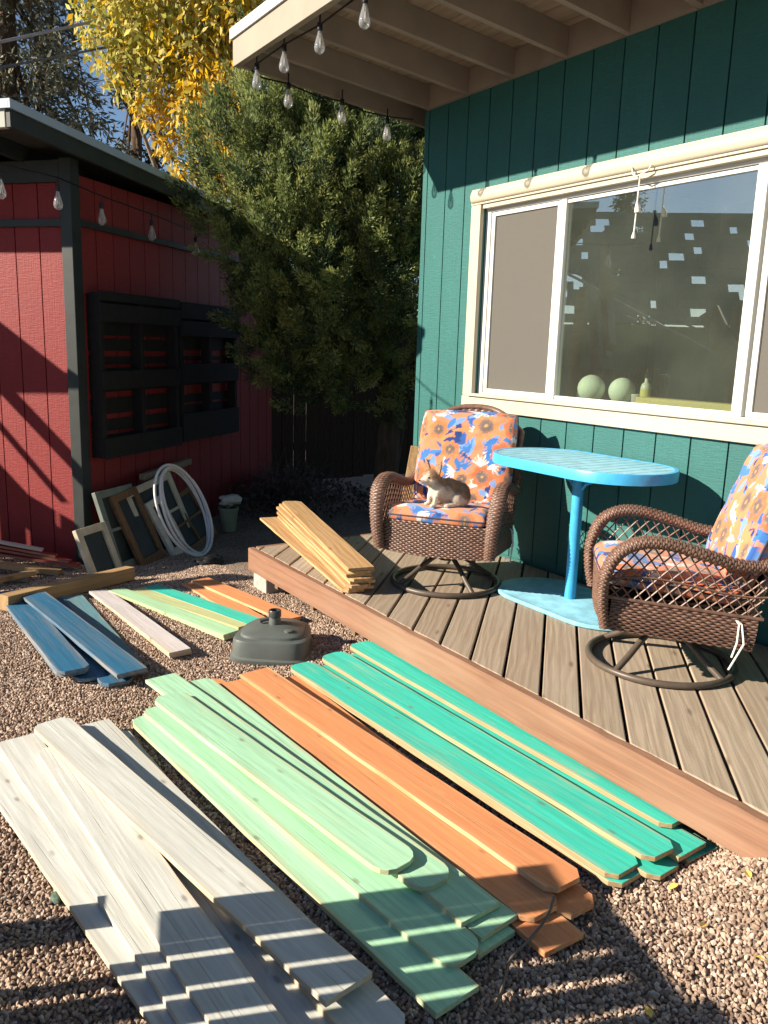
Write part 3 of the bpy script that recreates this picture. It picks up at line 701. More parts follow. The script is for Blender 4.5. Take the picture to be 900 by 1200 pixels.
# lumber heap in front of the shed
g = 'loose lumber heaped in front of the shed'
def lum(col, a, b, z0, z1, w, th, label, name='lumber_board'):
    return picket(col, a, b, z0, z1, label, g, ('square','square'), w=w, th=th, name=name, bow=0, cat='lumber')
lum('pine', (152,664), (3,698), .10, .10, .075, .085, 'thick bare timber lying across the front of the lumber heap', 'timber')
lum('greywood', (97,676), (12,699), .04, .04, .07, .035, 'greyish board lying along the near side of the thick timber')
lum('red', (92,661), (-60,638), .05, .17, .07, .018, 'old red board at the bottom of the red boards on the heap')
lum('red', (82,656), (-62,632), .075, .21, .06, .018, 'old red board in the middle of the red boards on the heap')
lum('red', (66,650), (-62,627), .11, .245, .05, .018, 'old red board uppermost of the red boards on the heap')
lum('lilac', (50,643), (-62,622), .15, .28, .045, .018, 'whitish board on top of the lumber heap against the red wall')
lum('pine', (70,668), (-60,651), .04, .12, .07, .035, 'bare board sticking out under the red boards')
lum('greywood', (34,676), (-60,672), .04, .06, .06, .03, 'grey board end behind the thick timber')
lum('pine', (40,668), (-60,690), .075, .05, .06, .03, 'short bare board crossing under the red boards')

# ------------------------------------------------------------------ old window frames leaning on the shed
def m_oldglass(name, c): return m_plain(name, c, .4, .25, 5, .02, .10)
M['oldglass'] = m_oldglass('dusty_old_glass', (.035,.042,.040))
def oldwin(label, px_left, px_right, base_y, h, col, th=.032, fw=.055, mv=0, mh=0, lean=.16, tilt=0.0, off=.32, grey=None, glass=True):
    """a sash leaning on the side wall: pixels of its two lower corners' columns, its foot at off metres from the wall"""
    a, _ = SW(px_left, base_y, off); b, _ = SW(px_right, base_y, off)
    w = max(.2, b-a); t = thing('old_window_sash', label, 'window sash', S0+SU*((a+b)/2)-SV*off, SRZ, 'old window sashes leaning against the shed')
    t.rotation_euler = (-math.atan2(lean, h), tilt, SRZ)     # lean back towards the wall
    m = M[col]
    f = lambda nm, x0, x1, z0, z1: (lambda mb: mb.bx(x0,x1,0,th,z0,z1).build(nm, m, t, bevel=.003))(MB())
    f('stile', -w/2, -w/2+fw, 0, h); f('stile', w/2-fw, w/2, 0, h)
    f('rail', -w/2+fw, w/2-fw, 0, fw*1.2); f('rail', -w/2+fw, w/2-fw, h-fw, h)
    for k in range(mv):
        x = -w/2+fw+(w-2*fw)*(k+1)/(mv+1); f('glazing_bar', x-.01, x+.01, fw*1.2, h-fw)
    zs = []
    for k in range(mh):
        z = fw*1.2+(h-2.2*fw)*(k+1)/(mh+1)
        mb = MB(); mb.bx(-w/2+fw, w/2-fw, .002, th-.002, z-.011, z+.011); mb.build('glazing_bar', m, t)
    if glass:
        mb = MB(); mb.bx(-w/2+fw-.002, w/2-fw+.002, th*.55, th*.55+.003, fw*1.2-.002, h-fw+.002); mb.build('pane', M['oldglass'], t)
    return t
M['sash_cream'] = m_plain('flaking_cream_paint', (.52,.47,.36), .7, .2, 12, .4)
M['sash_green'] = m_plain('grey_green_sash_paint', (.16,.19,.165), .6, .2, 10, .3)
M['sash_brown'] = m_wood('brown_varnished_sash', (.24,.14,.07), (.15,.08,.04), 8)
M['sash_white'] = m_plain('chalky_white_sash_paint', (.60,.57,.49), .7, .15, 12, .4)
oldwin('low cream window sash with dark glass beside the shed corner post', 112, 146, 656, .40, 'sash_cream', off=.40)
oldwin('grey-green window sash leaning behind the low cream one', 141, 182, 660, .60, 'sash_green', off=.36, mh=1, lean=.2)
oldwin('brown varnished window sash leaning between the green and cream ones', 168, 196, 662, .58, 'sash_brown', off=.42, lean=.24, tilt=-.10)
oldwin('tall cream window sash with one crossbar leaning behind the tubing coil', 182, 232, 656, .60, 'sash_cream', off=.40, lean=.22, tilt=-.12, mh=1)
oldwin('chalky white window sash leaning inside the tubing coil', 205, 222, 652, .48, 'sash_white', off=.46, lean=.22, tilt=-.16)
oldwin('brownish four-pane window sash at the end of the leaning row', 220, 256, 644, .46, 'sash_brown', off=.46, lean=.25, tilt=-.18, mv=1, mh=1, fw=.04)
mb = MB(); a, za = SW(166, 552, .12); b, zb = SW(222, 545, .12)
mb.beam(Vector((a,-.12,.58)), Vector((b,-.12,.62)), .05, .05)
tag(mb.build('wooden_batten', M['greywood'], None, S0, (0,0,SRZ), bevel=.003), 'beige batten lying along the tops of the leaning window sashes', 'batten')

# coil of white tubing
def coil():
    off = .50; o = S0-SV*off; cx, _ = SW(217, 600, off); mb = MB(); pts = []; N = 200; T_ = 3.25
    for k in range(N):
        a = 2*math.pi*k/N*T_-.9; q = k/N*T_; s = q-.12*math.sin(2*math.pi*q)
        x = -.033*s + (.225+.03*s)*math.cos(a)+.02; z = .012*s + (.325+.012*s)*math.sin(a)
        pts.append(Vector((x-z*.20, .30*z-.017*q+.012*math.sin(a*1.3), z)))
    zmin = min(p.z for p in pts); pts = [p+Vector((0,0,.012-zmin)) for p in pts]
    mb.tube(pts, .0105, 10)
    tag(mb.build('tubing_coil', m_plain('white_plastic_tubing', (.66,.66,.68), .4, .06, 6), None, o+SU*cx, (0,0,SRZ), smooth=60), 'coil of white plastic tubing leaning against the old window sashes', 'tubing')
coil()
# planter with a bag
a, _ = SW(268, 632, .42); pp = S0+SU*a-SV*.42
t = thing('plant_pot', 'pale green plant pot standing beside the tubing coil', 'plant pot', pp)
mb = MB(); mb.lathe([(.055,.0),(.06,.003),(.085,.19),(.09,.192),(.09,.215),(.082,.216),(.078,.19),(.02,.185)], 24); mb.build('pot', m_plain('pale_green_plastic', (.20,.23,.16), .5), t, smooth=50)
mb = MB()
for k in range(60):
    an = random.uniform(0, 6.28); r = random.uniform(.01,.07); p = Vector((r*math.cos(an), r*math.sin(an), .19)); q = p+Vector((random.uniform(-.04,.04), random.uniform(-.04,.04), random.uniform(.03,.08)))
    s_ = Vector((random.uniform(-.02,.02), random.uniform(-.02,.02), .01)); mb.add([p, (p+q)/2+s_, q, (p+q)/2-s_], [(0,1,2,3)])
mb.build('foliage', m_plain('pot_leaf', (.05,.09,.03), .6), t)
def crumpled(name, label, cat, loc, size, m, seed=1, n=24):
    rg = np.random.default_rng(seed); mb = MB(); P = np.zeros((n+1, n+1, 3))
    ks = rg.normal(0, 1, (14, 3)); ph = rg.uniform(0, 6.28, 14)
    for i in range(n+1):
        th = math.pi*i/n
        for j in range(n+1):
            a = 2*math.pi*(j % n)/n; d = np.array([math.sin(th)*math.cos(a), math.sin(th)*math.sin(a), math.cos(th)])
            r = 1+.10*sum(abs(math.sin(2.2*(ks[q]@d)+ph[q]))-.6 for q in range(14))
            P[i, j] = d*r*np.array(size)
    P[..., 2] -= P[..., 2].min(); mb.grid(P, flip=True); return tag(mb.build(name, m, None, loc, smooth=40), label, cat)
crumpled('crumpled_bag', 'crumpled pale plastic bag on top of the plant pot', 'bag', pp+Vector((.02,-.01,.225)), (.09,.06,.05), m_plain('pale_bag_plastic', (.50,.48,.44), .45), 4)
a, _ = SW(246, 656, .62)
crumpled('black_clump', 'small black crumpled plastic heap on the gravel in front of the coil', 'plastic scrap', V(G(246, 664, -.12))+Vector((0,0,.004)), (.10,.06,.035), M['black'], 8)
crumpled('green_scrap', 'small dark green scrap lying on the gravel beside the white fan', 'scrap', V(G(66, 1058, 0))+Vector((0,0,.006)), (.012,.026,.008), m_plain('green_scrap_plastic', (.07,.12,.085), .5), 5, 12)

# ------------------------------------------------------------------ umbrella base
def umbrella_base():
    c = (V(G(280,783))+V(G(364,771)))/2; c = V(G(322, 764, 0)); c.z = .0
    t = thing('umbrella_base', 'grey plastic water-filled umbrella base with a dark pole collar', 'umbrella base', c, R(-38))
    m = m_plain('grey_base_plastic', (.095,.108,.102), .45, .12, 9, .25); md = m_plain('dark_grey_collar_plastic', (.045,.05,.052), .35)
    def loop(sx, sy, z, e=4.2, n=56, cut=0):
        out = []
        for k in range(n):
            a = 2*math.pi*k/n; ca, sa = math.cos(a), math.sin(a)
            x = abs(ca)**(2/e)*math.copysign(sx, ca); y = abs(sa)**(2/e)*math.copysign(sy, sa)
            x *= 1-.10*(y/sy)        # slightly tapered outline
            out.append((x, y, z))
        return out
    def loft(loops):
        mb = MB(); n = len(loops[0]); vs = [p for l in loops for p in l]
        fs = [(i*n+k, i*n+(k+1) % n, (i+1)*n+(k+1) % n, (i+1)*n+k) for i in range(len(loops)-1) for k in range(n)]
        fs += [tuple(reversed(range(n))), tuple((len(loops)-1)*n+k for k in range(n))]
        return mb.add(vs, fs)
    loft([loop(.187,.187,.0),loop(.190,.190,.008),loop(.190,.190,.022),loop(.184,.184,.026),loop(.180,.180,.030),loop(.176,.176,.098),loop(.172,.172,.109),loop(.160,.160,.115)]).build('tank', m, t, smooth=35)
    loft([loop(.150,.150,.1145,3.4),loop(.147,.147,.126,3.4),loop(.139,.139,.132,3.4),loop(.05,.05,.150,2.5)]).build('raised_deck', m, t, smooth=35)
    mb = MB(); mb.lathe([(.030,.150),(.029,.17),(.026,.182),(.026,.186)], 24); cl = mb.build('collar', m, t, smooth=40)
    mb = MB(); mb.lathe([(.0262,.1845),(.031,.186),(.0315,.215),(.029,.219),(.022,.219),(.021,.19),(.004,.188)], 24); mb.build('lock_ring', md, cl, smooth=40)
    mb = MB(); mb.tube([(-.028,-.0,.172),(-.055,-.01,.166),(-.07,-.014,.160)], [.009,.008,.011], 10); mb.build('knob', md, t, smooth=50)
    mb = MB(); mb.lathe([(.019,.152),(.021,.154),(.021,.164),(.016,.166),(.002,.166)], 18, (.085,-.08,-.018)); mb.build('filler_cap', m, t, smooth=40)
umbrella_base()

# ------------------------------------------------------------------ bistro table
def track(hl, hw, n=14):
    out = []
    for k in range(n+1):
        a = math.pi*k/n; out.append((hw*math.cos(a), hw*math.sin(a)+hl-hw))
    for k in range(n+1):
        a = math.pi+math.pi*k/n; out.append((hw*math.cos(a), hw*math.sin(a)-hl+hw))
    return out
def table():
    M['blue_table'] = m_plain('sky_blue_paint', (.050,.345,.64), .38, .13, 16, .25)
    m = M['blue_table']; mw_ = m_plain('sun_bleached_blue_paint', (.20,.44,.56), .55, .2, 16, .3); t = thing('bistro_table', 'sky blue slatted bistro table with an oval base', 'table', (3.02, 2.84, DZ+.003))
    H = .733; o_, i_ = track(.512,.282), track(.492,.262); n = len(o_); mb = MB()
    vs = [(x,y,z) for z in (H-.048, H-.004, H) for x, y in o_]
    vs = [(x,y,H-.050) for x,y in o_] + [(x,y,H-.006) for x,y in o_] + [(x*.99,y*.995,H) for x,y in o_] + [(x,y,H) for x,y in i_] + [(x,y,H-.050) for x,y in i_]
    fs = [(r*n+k, r*n+(k+1) % n, ((r+1) % 5)*n+(k+1) % n, ((r+1) % 5)*n+k) for r in range(5) for k in range(n)]
    mb.add(vs, fs); top = mb.build('rim', m, t, smooth=35)
    y = -.4915; p = .983/15
    def hwid(yy): a = max(0, abs(yy)-.23); return math.sqrt(max(0, .2612**2-a*a))
    for k in range(15):
        y0, y1 = y+k*p+.003, y+(k+1)*p-.003; ys = [y0+(y1-y0)*q/6 for q in range(7)]
        poly = [(hwid(v), v) for v in ys]+[(-hwid(v), v) for v in reversed(ys)]
        mb = MB(); mb.prism(poly, H-.020, H-.0015); mb.build('slat', mw_, top)
    for yy in (-.26, .26):
        mb = MB(); mb.bx(-.255,.255,yy-.02,yy+.02,H-.046,H-.0205); mb.build('crossbar', m, t)
    mb = MB(); mb.bx(-.03,.03,-.28,.28,H-.075,H-.0465); mb.build('support_bar', m, t, bevel=.004)
    mb = MB(); mb.lathe([(.0285,.0205),(.0285,H-.0755)], 20); mb.build('post', m, t, smooth=60)
    for s_ in (-1, 1):
        mb = MB(); mb.tube([(0,s_*.02,H-.15),(0,s_*.05,H-.115),(0,s_*.11,H-.092),(0,s_*.2,H-.0835)], .008, 8); mb.build('bracket', m, t, smooth=60)
    b0 = track(.446,.242); mb = MB()
    vs = [(x-.02,y-.03,z) for z, k in ((0,.99),(.004,1),(.016,1),(.020,.985)) for x, y in [(a*k, b*k) for a, b in b0]]
    nn = len(b0); fs = [(r*nn+k, r*nn+(k+1) % nn, (r+1)*nn+(k+1) % nn, (r+1)*nn+k) for r in range(3) for k in range(nn)]
    fs += [tuple(reversed(range(nn))), tuple(3*nn+k for k in range(nn))]
    mb.add(vs, fs); mb.build('base', mw_, t, smooth=35)
table()
# ------------------------------------------------------------------ wicker chairs
def m_wicker(name, c):
    t = NT(name); n = t.noise(t.coord((1,1,1)), 40, 3); n2 = t.noise(t.coord((1,1,1)), 220, 2)
    col = t.mix(t.ramp(n, [(.3,0.0),(.7,1.0)]), mul(c, .62), mul(c, 1.35)); col = t.mix(t.ramp(n2, [(.4,0.0),(.7,.6)]), col, mul(c, .7))
    return t.fin(col, .42, n2, .3, .001, .5)
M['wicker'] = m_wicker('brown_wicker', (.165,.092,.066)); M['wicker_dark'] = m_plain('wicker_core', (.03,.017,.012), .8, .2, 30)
def surf(S, nu, nv, off=0):
    u, v = np.meshgrid(np.linspace(0,1,nu), np.linspace(0,1,nv), indexing='ij'); return S(u, v)+off*nrm(S, u, v)
def nrm(S, u, v, e=1e-3):
    du = S(np.clip(u+e,0,1), v)-S(np.clip(u-e,0,1), v); dv = S(u, np.clip(v+e,0,1))-S(u, np.clip(v-e,0,1))
    n = np.cross(du, dv); return n/np.maximum(np.linalg.norm(n, axis=-1, keepdims=True), 1e-9)
def weave(mb, S, stakes, rows, amp, fill=.46, back=True, mat=0, bmat=1, sgn=1):
    ns = stakes*2+1; us = np.linspace(0,1,ns)
    for j in range(rows):
        v = (j+.5)/rows; hh = fill/rows; off = amp*np.sin(np.pi*np.arange(ns)/2+np.pi*j)
        row = []
        for dv, k in ((-hh, -.55), (0, .45), (hh, -.55)):
            vv = np.clip(np.full(ns, v+dv), 0, 1); row.append(S(us, vv)+sgn*nrm(S, us, vv)*(off+k*amp)[:, None])
        mb.grid(np.stack(row, 1), mat, flip=(sgn < 0))
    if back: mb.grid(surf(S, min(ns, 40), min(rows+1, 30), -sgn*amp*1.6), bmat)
def lattice(mb, S, n, aspect, r, mat=0):
    for sg in (1, -1):
        for k in range(-n, 2*n):
            pts = []
            for q in range(13):
                v = q/12; u = k/n+(v if sg > 0 else 1-v)*aspect
                if 0 <= u <= 1: pts.append(S(np.array([u]), np.array([v]))[0])
            if len(pts) >= 2: mb.tube(pts, r, 4, mat=mat, caps=False)
TILT = R(4.5); PIV = Vector((0,0,.18))
TM = Matrix.Translation(PIV) @ Matrix.Rotation(TILT, 4, 'X') @ Matrix.Translation(-PIV)
def tl(mb): mb.v = [tuple(TM @ Vector(p)) for p in mb.v]; return mb
def cr(pts, n):      # Catmull-Rom through points
    P = [np.array(p, float) for p in pts]; P = [2*P[0]-P[1]]+P+[2*P[-1]-P[-2]]; out = []
    for i in range(1, len(P)-2):
        for q in range(n):
            t = q/n; a, b, c, d = P[i-1:i+3]
            out.append(.5*((2*b)+(-a+c)*t+(2*a-5*b+4*c-d)*t*t+(-a+3*b-3*c+d)*t**3))
    out.append(P[-2]); return np.array(out)
ARM = cr([(.272,.205),(.298,.30),(.305,.40),(.275,.50),(.20,.555),(.10,.565),(-.03,.545),(-.16,.522),(-.27,.535),(-.345,.60),(-.375,.68)], 10)
def arm_under(y):
    i = np.argsort(ARM[30:,0]); return np.interp(y, ARM[30:,0][i], ARM[30:,1][i])
def make_chair():
    t = thing('wicker_swivel_chair', '', 'chair'); W_ = [M['wicker'], M['wicker_dark']]
    mb = MB(); N = 48; mb.tube([(.29*math.cos(2*math.pi*k/N), .29*math.sin(2*math.pi*k/N), .015) for k in range(N)], .0145, 8, True); mb.build('base_ring', M['steel'], t, smooth=60)
    for k in range(4):
        a = R(45+90*k); c, s = math.cos(a), math.sin(a)
        mb = MB(); mb.tube([(.02*c,.02*s,.165),(.07*c,.07*s,.155),(.14*c,.14*s,.115),(.21*c,.21*s,.065),(.286*c,.286*s,.018)], .0135, 8); mb.build('leg', M['steel'], t, smooth=60)
    mb = MB(); mb.lathe([(.045,.135),(.048,.14),(.048,.172),(.03,.18),(.03,.2)], 20); mb.bx(-.09,.09,-.10,.10,.196,.212); mb.bx(-.02,.02,-.2,.2,.205,.222); mb.build('swivel_hub', M['black'], t, smooth=40)
    # apron
    mb = MB(); S = lambda u, v: np.stack([(u-.5)*.55, .262+.018*(1-(2*u-1)**2)+.02*v, .195+.165*v+.012*(1-(2*u-1)**2)*(v-1)], -1)
    weave(mb, S, 34, 17, .0042, sgn=-1); mb.bx(-.275,.275,.20,.258,.195,.35,1)
    tl(mb); mb.build('apron', W_, t, smooth=180)
    # side panels, lattices, arms
    for sx in (-1, 1):
        mb = MB(); S = lambda u, v: np.stack([np.full_like(u, sx*.292)+sx*.012*np.sin(np.pi*v), -.27+.535*u, .195+.135*v], -1)
        weave(mb, S, 30, 14, .0042, sgn=sx); tl(mb); mb.build('side_panel', W_, t, smooth=180)
        mb = MB(); S2 = lambda u, v: np.stack([sx*(.296+.012*v+0*u), -.285+.565*u, .328+(np.minimum(arm_under(-.285+.565*u)-.022, .56)-.328)*v], -1)
        lattice(mb, S2, 13, .30, .0032); mb.tube([S2(np.array([u]), np.array([.45]))[0] for u in np.linspace(0,1,12)], .0045, 6)
        mb.tube([S2(np.array([u]), np.array([0.]))[0] for u in np.linspace(0,1,8)], .007, 6)
        tl(mb); mb.build('lattice', M['wicker'], t, smooth=60)
        L = len(ARM); d = np.gradient(ARM, axis=0); d /= np.linalg.norm(d, axis=1, keepdims=True)
        def SA(u, v):
            x = np.asarray(v)*(L-1); y = np.interp(x, np.arange(L), ARM[:,0]); z = np.interp(x, np.arange(L), ARM[:,1])
            ty = np.interp(x, np.arange(L), d[:,0]); tz = np.interp(x, np.arange(L), d[:,1])
            wid = np.interp(v, [0,.12,.3,.7,1], [.028,.032,.040,.036,.026]); thk = np.interp(v, [0,.3,.7,1], [.019,.024,.022,.019])
            a = 2*np.pi*np.asarray(u); flare = np.interp(v, [0,.3,.6,1], [-.012,.012,.012,-.03])
            ny, nz = -tz, ty
            return np.stack([sx*(.305+flare)+wid*np.cos(a), y+ny*thk*np.sin(a), z+nz*thk*np.sin(a)], -1)
        mb = MB(); weave(mb, SA, 12, 118, .0026, .5, sgn=-1); tl(mb); mb.build('armrest', W_, t, smooth=180)
    # back
    def hwz(z): return np.interp(z, [.33,.5,.7,.85,1.0], [.262,.275,.285,.29,.29])
    def ztop(s): return .965-.13*np.abs(s)**2.4
    def SB(u, v):
        s = 2*u-1; z = .31+(ztop(s)-.31)*v; x = s*hwz(z)*(1-.10*np.clip((z-.84)/.14,0,1)*s*s)
        y = -.268-.235*(z-.31)+.035*s*s-.02*np.clip((z-.86)/.1,0,1)**2
        return np.stack([x, y, z], -1)
    mb = MB(); weave(mb, SB, 30, 58, .0038, sgn=-1); weave(mb, lambda u, v: SB(u, v)+np.array([0,-.014,0]), 30, 58, .0038, back=False, sgn=1)
    tl(mb); mb.build('backrest', W_, t, smooth=180)
    mb = MB(); pts = [SB(np.array([0.]), np.array([v]))[0] for v in np.linspace(0,1,12)]+[SB(np.array([u]), np.array([1.]))[0] for u in np.linspace(.05,.95,17)]+[SB(np.array([1.]), np.array([v]))[0] for v in np.linspace(1,0,12)]
    mb.tube([p+np.array([0,-.006,0]) for p in pts], .017, 10); tl(mb); mb.build('back_frame', M['wicker'], t, smooth=60)
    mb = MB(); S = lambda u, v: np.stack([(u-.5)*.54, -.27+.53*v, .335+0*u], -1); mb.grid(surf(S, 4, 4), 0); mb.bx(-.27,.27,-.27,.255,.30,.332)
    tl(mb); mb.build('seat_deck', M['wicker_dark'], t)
    return t
proto = make_chair()
def face(o, x, y, f):
    o.location = (x, y, DZ+.0012); o.rotation_euler = (0, 0, math.atan2(-f[0], f[1])); return o
ch1 = face(proto, 2.66, 3.415, (-.80,-.60)); ch1['label'] = 'brown wicker swivel chair where the small dog sits'; ch1['group'] = 'wicker swivel chairs on the deck'
ch2 = face(dup(proto), 2.755, 2.065, (-.74,.672)); ch2['label'] = 'empty brown wicker swivel chair turned towards the table'; ch2['group'] = 'wicker swivel chairs on the deck'

# cushions with a printed floral fabric
def floral(x, y, seed):
    rg = np.random.default_rng(seed); c = np.empty((len(x), 3)); c[:] = (.66,.27,.13)
    X0, X1, Y0, Y1 = x.min()-.05, x.max()+.05, y.min()-.05, y.max()+.05
    area = (X1-X0)*(Y1-Y0); blues = [(.035,.13,.42),(.06,.22,.55),(.20,.36,.66),(.02,.06,.22)]
    for k in range(int(area*330)):
        a, b, an = rg.uniform(X0,X1), rg.uniform(Y0,Y1), rg.uniform(0,6.28); ln, wd = rg.uniform(.035,.075), rg.uniform(.010,.024)
        dx, dy = x-a, y-b; p = dx*math.cos(an)+dy*math.sin(an); q = -dx*math.sin(an)+dy*math.cos(an)
        m = (np.abs(p) < ln) & (np.abs(q) < wd*(1-(p/ln)**2))
        r = rg.random(); col = blues[rg.integers(4)] if r < .74 else ((.74,.70,.62) if r < .80 else (.70,.30,.12)); c[m] = col
    for k in range(int(area*60)):          # sprays of white and blue fronds
        a, b, an = rg.uniform(X0,X1), rg.uniform(Y0,Y1), rg.uniform(0,6.28); w = rg.random() < .5
        for q in range(7):
            th = an+(q-3)*.33; ln = rg.uniform(.05,.085); dx, dy = x-a, y-b; p = dx*math.cos(th)+dy*math.sin(th); s = -dx*math.sin(th)+dy*math.cos(th)
            m = (p > 0) & (p < ln) & (np.abs(s) < .0048*np.sin(np.pi*np.clip(p/ln,0,1))**.6); c[m] = (.80,.77,.70) if w else (.05,.20,.52)
    gx_ = .142
    for i in range(int((X1-X0)/gx_)+2):
        for j in range(int((Y1-Y0)/gx_)+2):
            if rg.random() < .20: continue
            a = X0+(i+.5*(j % 2))*gx_+rg.uniform(-.022,.022); b = Y0+j*gx_+rg.uniform(-.022,.022); Rr = rg.uniform(.056,.082); ph = rg.uniform(0,6.28)
            d = np.hypot(x-a, y-b); th = np.arctan2(y-b, x-a); n = rg.integers(6,9); e = Rr*(.90+.10*np.cos(n*th+ph))
            m = d < e; oc = np.array([(.74,.20,.055),(.78,.27,.10),(.68,.15,.05)][rg.integers(3)])
            sh = .78+.30*np.cos(n*th+ph+1.2); pink = np.clip(d/np.maximum(e,1e-6),0,1)[:,None]
            colr = oc*(.8+.25*sh[:,None]) ; colr = colr*(1-.35*pink**3)+np.array((.78,.34,.20))*(.35*pink**3); c[m] = colr[m]
            m = d < Rr*.56*(1+.10*np.cos(17*th)); c[m] = (.36,.22,.14)
            m = (d < Rr*.44*(1+.22*np.cos(23*th+1))); c[m] = (.17,.135,.12)
            m = d < Rr*.12; c[m] = (.52,.33,.12)
    return np.clip(c*np.array((.80,.76,.80)), 0, 1)
def m_fabric():
    t = NT('floral_cushion_fabric'); at = t.n('VertexColor'); at.layer_name = 'print'
    n = t.noise(t.coord((1,1,1)), 900, 2); n2 = t.noise(t.coord((1,1,1)), 26, 3)
    t.b.inputs['Sheen Weight'].default_value = .15
    return t.fin(at.outputs[0], .85, t.math('ADD', t.math('MULTIPLY', n, .3), n2), .35, .004, .2)
M['fabric'] = m_fabric(); M['piping'] = m_plain('dark_cushion_piping', (.05,.05,.07), .8)
def cushion(name, label, W_, D_, T_, seed, n=105, droop=0.0, group=None):
    u = np.linspace(-1,1,n); U, Vv = np.meshgrid(u, u, indexing='ij'); U = np.sign(U)*np.abs(U)**.82; Vv = np.sign(Vv)*np.abs(Vv)**.82
    rg = np.random.default_rng(seed); prof = np.clip((1-np.abs(U)**9)*(1-np.abs(Vv)**9), 0, 1)**(.36)
    prof = prof*(.80+.20*(1-U**2)*(1-Vv**2))
    corner = 1-.045*(np.abs(U)*np.abs(Vv))**3
    X = W_/2*U*corner; Y = D_/2*Vv*corner
    wr = sum(.0016*np.sin(rg.normal(0,28)*X+rg.normal(0,28)*Y+rg.uniform(0,6)) for _ in range(9))*prof
    top = np.stack([X, Y, T_/2*prof+wr], -1); bot = np.stack([X, Y, -T_/2*prof+wr*.5], -1)
    for A in (top, bot): A[...,2] -= droop*np.clip((Vv-.55)/.45,0,1)**2
    mb = MB(); mb.grid(top, 0); mb.grid(bot, 0, flip=True); me = mb.mesh(name)
    # fabric coordinates wrap over the edges
    pts = np.array(mb.v); half = n*n; z = np.concatenate([T_/2-T_/2*prof.ravel(), T_/2+T_/2*prof.ravel()])
    Uf = np.tile(U.ravel(), 2); Vf = np.tile(Vv.ravel(), 2)
    ey = np.clip((np.abs(Vf)-.86)/.1,0,1); ex = np.clip((np.abs(Uf)-.86)/.1,0,1)
    fx = pts[:,0]+np.sign(Uf)*ex*z*(ex > ey); fy = pts[:,1]+np.sign(Vf)*ey*z*(ey >= ex)
    col = floral(fx, fy, seed); ca = me.color_attributes.new('print', 'FLOAT_COLOR', 'POINT')
    ca.data.foreach_set('color', np.concatenate([col, np.ones((len(col),1))], 1).astype(np.float32).ravel())
    o = obj(name, me, [M['fabric']], smooth=180)
    # flat piping along the seam
    ring = [top[i,0]*.5+bot[i,0]*.5 for i in range(0,n,4)]+[top[-1,j]*.5+bot[-1,j]*.5 for j in range(0,n,4)]+[top[i,-1]*.5+bot[i,-1]*.5 for i in range(n-1,-1,-4)]+[top[0,j]*.5+bot[0,j]*.5 for j in range(n-1,-1,-4)]
    rr = [ring[0]]
    for p in ring[1:]:
        if np.linalg.norm(p-rr[-1]) > .004: rr.append(p)
    mb = MB(); mb.tube(rr[:-1], .0042, 6, True); mb.build('piping', M['piping'], o, smooth=60)
    return tag(o, label, 'cushion', group)
def on_chair(o, ch, loc, rx):
    bpy.context.view_layer.update()
    mw = Matrix.Translation(ch.location) @ Matrix.Rotation(ch.rotation_euler.z, 4, 'Z') @ TM @ Matrix.Translation(Vector(loc)) @ Matrix.Rotation(rx, 4, 'X')
    o.matrix_world = mw; return o
for ch, sd, w in ((ch1, 21, 'under the dog on the wicker chair'), (ch2, 34, 'on the empty wicker chair')):
    s = cushion('seat_cushion', 'orange and blue floral seat cushion '+w, .545, .56, .105, sd, droop=.012, group='floral seat cushions')
    on_chair(s, ch, (0,.025,.392), R(2))
    b = cushion('back_cushion', 'orange and blue floral back cushion '+('behind the dog on the wicker chair' if ch is ch1 else w), .56, .54, .125, sd+5, group='floral back cushions')
    on_chair(b, ch, (0,-.262,.675), R(104))
    mb = MB()
    for sx in (-1, 1):
        for q in range(2):
            p0 = Vector((sx*.27, -.20+.01*q, -.055)); mb.tube([p0, p0+Vector((sx*.035,-.03-.02*q,-.03)), p0+Vector((sx*.045,-.035-.035*q,-.10)), p0+Vector((sx*.04,-.03-.01*q,-.16-.05*q))], .0035, 5)
    mb.build('tie', m_plain('white_cotton_tie', (.72,.70,.66), .8), s, smooth=60)

